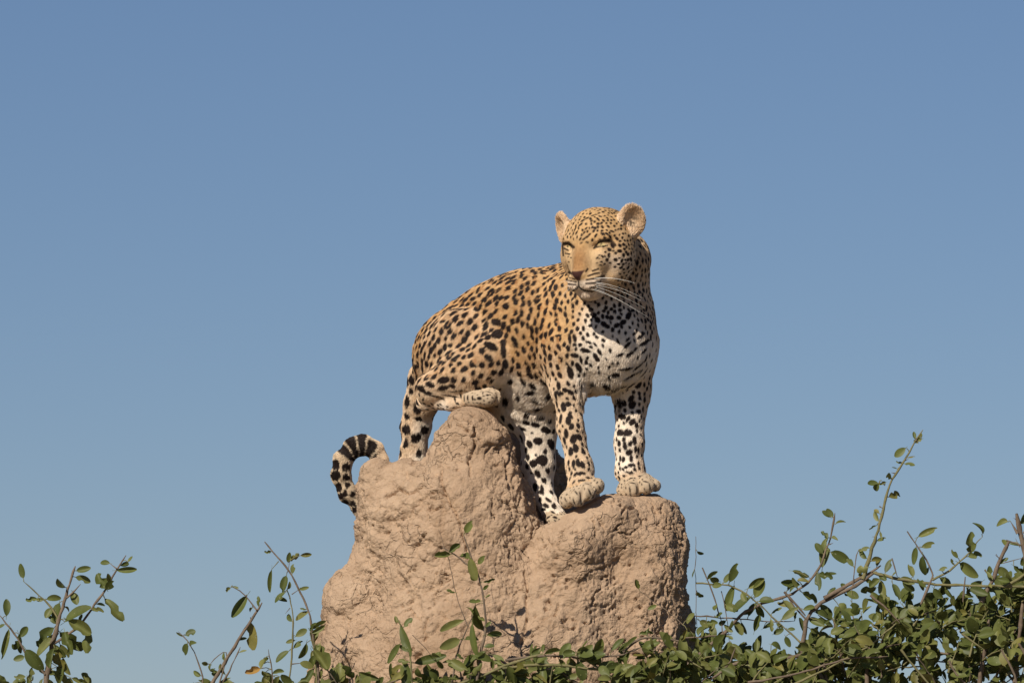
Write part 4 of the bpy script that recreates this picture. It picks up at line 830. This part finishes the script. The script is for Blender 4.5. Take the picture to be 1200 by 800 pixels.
# dense shrub with thorny grey branches
E_ = Shrub('shrub', 'dense bushy shrub with tall thorny shoots reaching above a tangle of leaves', 1020, -120); zD = ztoom(800, 560, 3.3333); zE = ztoom(960, 490, 3.808); D_ = -130
for L, a, b, m in [([(560, 820), (500, 720), (440, 650), (455, 620), (465, 520), (540, 460), (667, 400), (735, 350)], 3.4, 2.0, BARK), ([(0, 720), (60, 660), (150, 590), (220, 510), (300, 470), (400, 445), (480, 390), (520, 330), (560, 220), (575, 125)], 2.4, .9, BARK), ([(380, 428), (430, 480), (462, 520)], 1.7, 1.4, BARK), ([(452, 670), (350, 692), (200, 702), (80, 730)], 2.8, 1.6, BARK),
    ([(40, 395), (160, 400), (210, 420), (280, 470), (350, 540), (430, 610), (460, 640)], 1.0, 1.0, GREENBARK), ([(65, 335), (100, 420), (135, 520), (150, 600)], .8, .6, BARK), ([(138, 425), (160, 530), (170, 620)], .45, .4, BARK), ([(40, 215), (38, 330), (42, 440), (44, 560)], .4, .4, BARK), ([(465, 535), (400, 470), (388, 430)], 1.2, .8, BARK), ([(30, 520), (190, 530), (330, 545), (420, 540)], 1.0, .5, BARK), ([(0, 605), (110, 600), (180, 590)], 1.0, .6, BARK), ([(640, 420), (655, 330), (650, 280), (665, 270)], .8, .5, BARK)]:
    E_.branch(zpts(zD, L, D_), a, b, m)
for L, a, b, m in [([(170, 700), (190, 640), (205, 580), (240, 480), (265, 370), (285, 290), (340, 200), (385, 120), (435, 45)], 2.3, .8, GREENBARK), ([(0, 785), (100, 730), (190, 680), (245, 650), (250, 640)], 3.0, 1.2, BARK), ([(215, 670), (320, 700), (500, 725), (700, 730), (914, 735), (1000, 720)], 1.8, 1.5, GREENBARK), ([(365, 490), (420, 570), (470, 650), (480, 700)], .7, 1.2, BARK), ([(475, 705), (560, 660), (640, 580), (695, 515)], 1.4, .6, GREENBARK), ([(690, 800), (740, 715), (770, 620), (812, 535)], 2.8, 2.2, BARK), ([(905, 800), (890, 620), (870, 520), (845, 412)], 3.4, 2.6, BARK),
    ([(850, 500), (820, 448)], 1.6, .5, BARK), ([(878, 500), (912, 435)], 1.6, .5, BARK), ([(800, 530), (868, 552)], 1.2, 1.4, BARK), ([(425, 810), (470, 710), (480, 680)], 1.2, 1.6, BARK), ([(298, 608), (322, 690)], .7, .9, BARK), ([(785, 630), (880, 605)], .5, .4, BARK), ([(755, 590), (772, 615)], .5, .5, BARK), ([(705, 660), (735, 700)], .7, 1.2, BARK), ([(620, 690), (610, 800)], .8, 1.2, BARK), ([(800, 730), (914, 660), (960, 630)], 1.8, 1.4, GREENBARK), ([(860, 560), (840, 520)], .6, .3, BARK)]:
    E_.branch(zpts(zE, L, D_), a, b, m)
for x, y, dx, dy in [(1030, 566, -4, -6), (1024, 590, 5, 3), (1042, 552, -5, -1), (1020, 625, -5, 0), (1052, 538, 6, -3), (1066, 512, 3, 6), (1163, 650, -6, -4), (1170, 636, 5, -2), (1187, 625, 6, -4), (1183, 606, -5, -3), (946, 674, -5, -3), (966, 634, 5, -2), (900, 698, -3, -5)]:
    E_.branch([(x, y, D_), (x+dx*.6, y+dy*.6, D_-1), (x+dx, y+dy, D_-2)], .8, .15, BARK, 'thorn', sides=5)
E_.leaves_z(zD, D_, [(170, 390, 200, 318, .5), (85, 380, 127, 350, .4), (130, 388, 88, 372, .6), (187, 405, 175, 507, .4), (250, 448, 188, 512, .6), (243, 415, 316, 376, .4), (268, 450, 314, 385, .7), (280, 480, 300, 532, .6), (412, 348, 488, 357, .45), (442, 402, 358, 393, .4), (420, 410, 395, 425, .5), (508, 355, 512, 422, .45), (527, 362, 582, 360, .3), (528, 335, 545, 222, .42), (545, 225, 523, 193, .7), (558, 275, 637, 318, .5), (558, 142, 528, 115, .6), (578, 168, 620, 148, .35), (450, 432, 512, 472, .5), (430, 385, 472, 378, .5), (370, 535, 435, 488, .45), (475, 530, 538, 562, .45), (532, 552, 557, 540, .6), (265, 580, 285, 518, .45), (300, 570, 342, 545, .35), (332, 512, 372, 490, .35), (215, 545, 237, 592, .3), (340, 590, 377, 570, .6), (330, 630, 377, 640, .8), (272, 660, 280, 605, .45), (560, 590, 605, 565, .7), (55, 540, 95, 560, .7), (80, 550, 125, 545, .6), (65, 600, 70, 575, .6), (20, 580, 50, 640, .5), (150, 640, 225, 680, .5), (500, 640, 560, 610, .5), (480, 570, 520, 590, .5), (600, 500, 640, 540, .5), (590, 540, 620, 530, .5), (640, 470, 667, 520, .8), (620, 430, 667, 450, .7), (385, 600, 405, 640, .6)])
E_.leaves_z(zE, D_, [(357, 125, 308, 162, .62), (430, 85, 393, 97, .7), (420, 92, 432, 62, .7), (348, 190, 316, 184, .4), (365, 168, 400, 162, .25), (322, 218, 298, 208, .3), (272, 275, 235, 285, .4), (240, 280, 190, 290, .7), (240, 283, 215, 320, .7), (242, 412, 222, 392, .8), (232, 466, 198, 484, .3), (246, 492, 252, 522, .4), (208, 622, 258, 602, .5), (192, 650, 138, 668, .8), (268, 672, 298, 612, .5), (415, 515, 502, 475, .36), (405, 560, 398, 638, .4), (432, 598, 436, 692, .42), (392, 690, 372, 633, .5), (505, 660, 540, 650, .6), (588, 608, 560, 570, .5), (642, 585, 648, 492, .55), (598, 632, 688, 685, .6), (508, 695, 572, 740, .6), (695, 710, 632, 752, .55), (712, 665, 740, 702, .4), (832, 640, 885, 672, .5), (910, 600, 858, 640, .7), (155, 580, 182, 568, .5), (245, 700, 200, 740, .7), (250, 705, 262, 790, .5), (230, 740, 160, 770, .6), (480, 740, 520, 790, .6), (540, 740, 560, 790, .4), (640, 740, 720, 770, .5), (720, 735, 790, 780, .6), (850, 700, 900, 720, .6), (760, 700, 820, 720, .5), (890, 680, 930, 640, .6), (345, 710, 400, 760, .5), (300, 720, 330, 790, .5)])
E_.dress(19, (9, 20))
E_.nx = min(len(E_.leaves), 200)
ENV = [(805, 745), (850, 752), (880, 765), (920, 768), (950, 752), (985, 716), (1020, 700), (1060, 700), (1090, 702), (1130, 702), (1165, 684), (1200, 660), (1280, 640)]
E_.mass(ENV, -185, 20, 310, 900); E_.mass([(a, b+22) for a, b in ENV], -180, -60, 60, 830)
for L in [[(905, 800), (960, 775), (1010, 748), (1040, 722)], [(1045, 752), (1065, 778), (1085, 800), (1100, 830)], [(1100, 765), (1108, 782), (1122, 794), (1140, 812)], [(1160, 752), (1172, 772), (1178, 792), (1182, 815)], [(870, 790), (920, 782), (985, 762), (1030, 760)], [(1115, 734), (1128, 744), (1140, 752)], [(1010, 690), (1030, 706), (1044, 722)], [(820, 790), (842, 778), (850, 765), (856, 750)], [(1180, 745), (1190, 765), (1205, 785)]]:
    E_.branch([(x, y, -196) for x, y in L], 1.5, .8, GREENBARK if L[0][0] % 2 else BARK)
E_.stems([(880, 800, -130), (960, 770, -130), (1010, 740, -110), (1080, 730, -130), (1150, 720, -140), (1190, 700, -120), (1240, 740, -120), (840, 820, -150)], 9)
E_.finish()
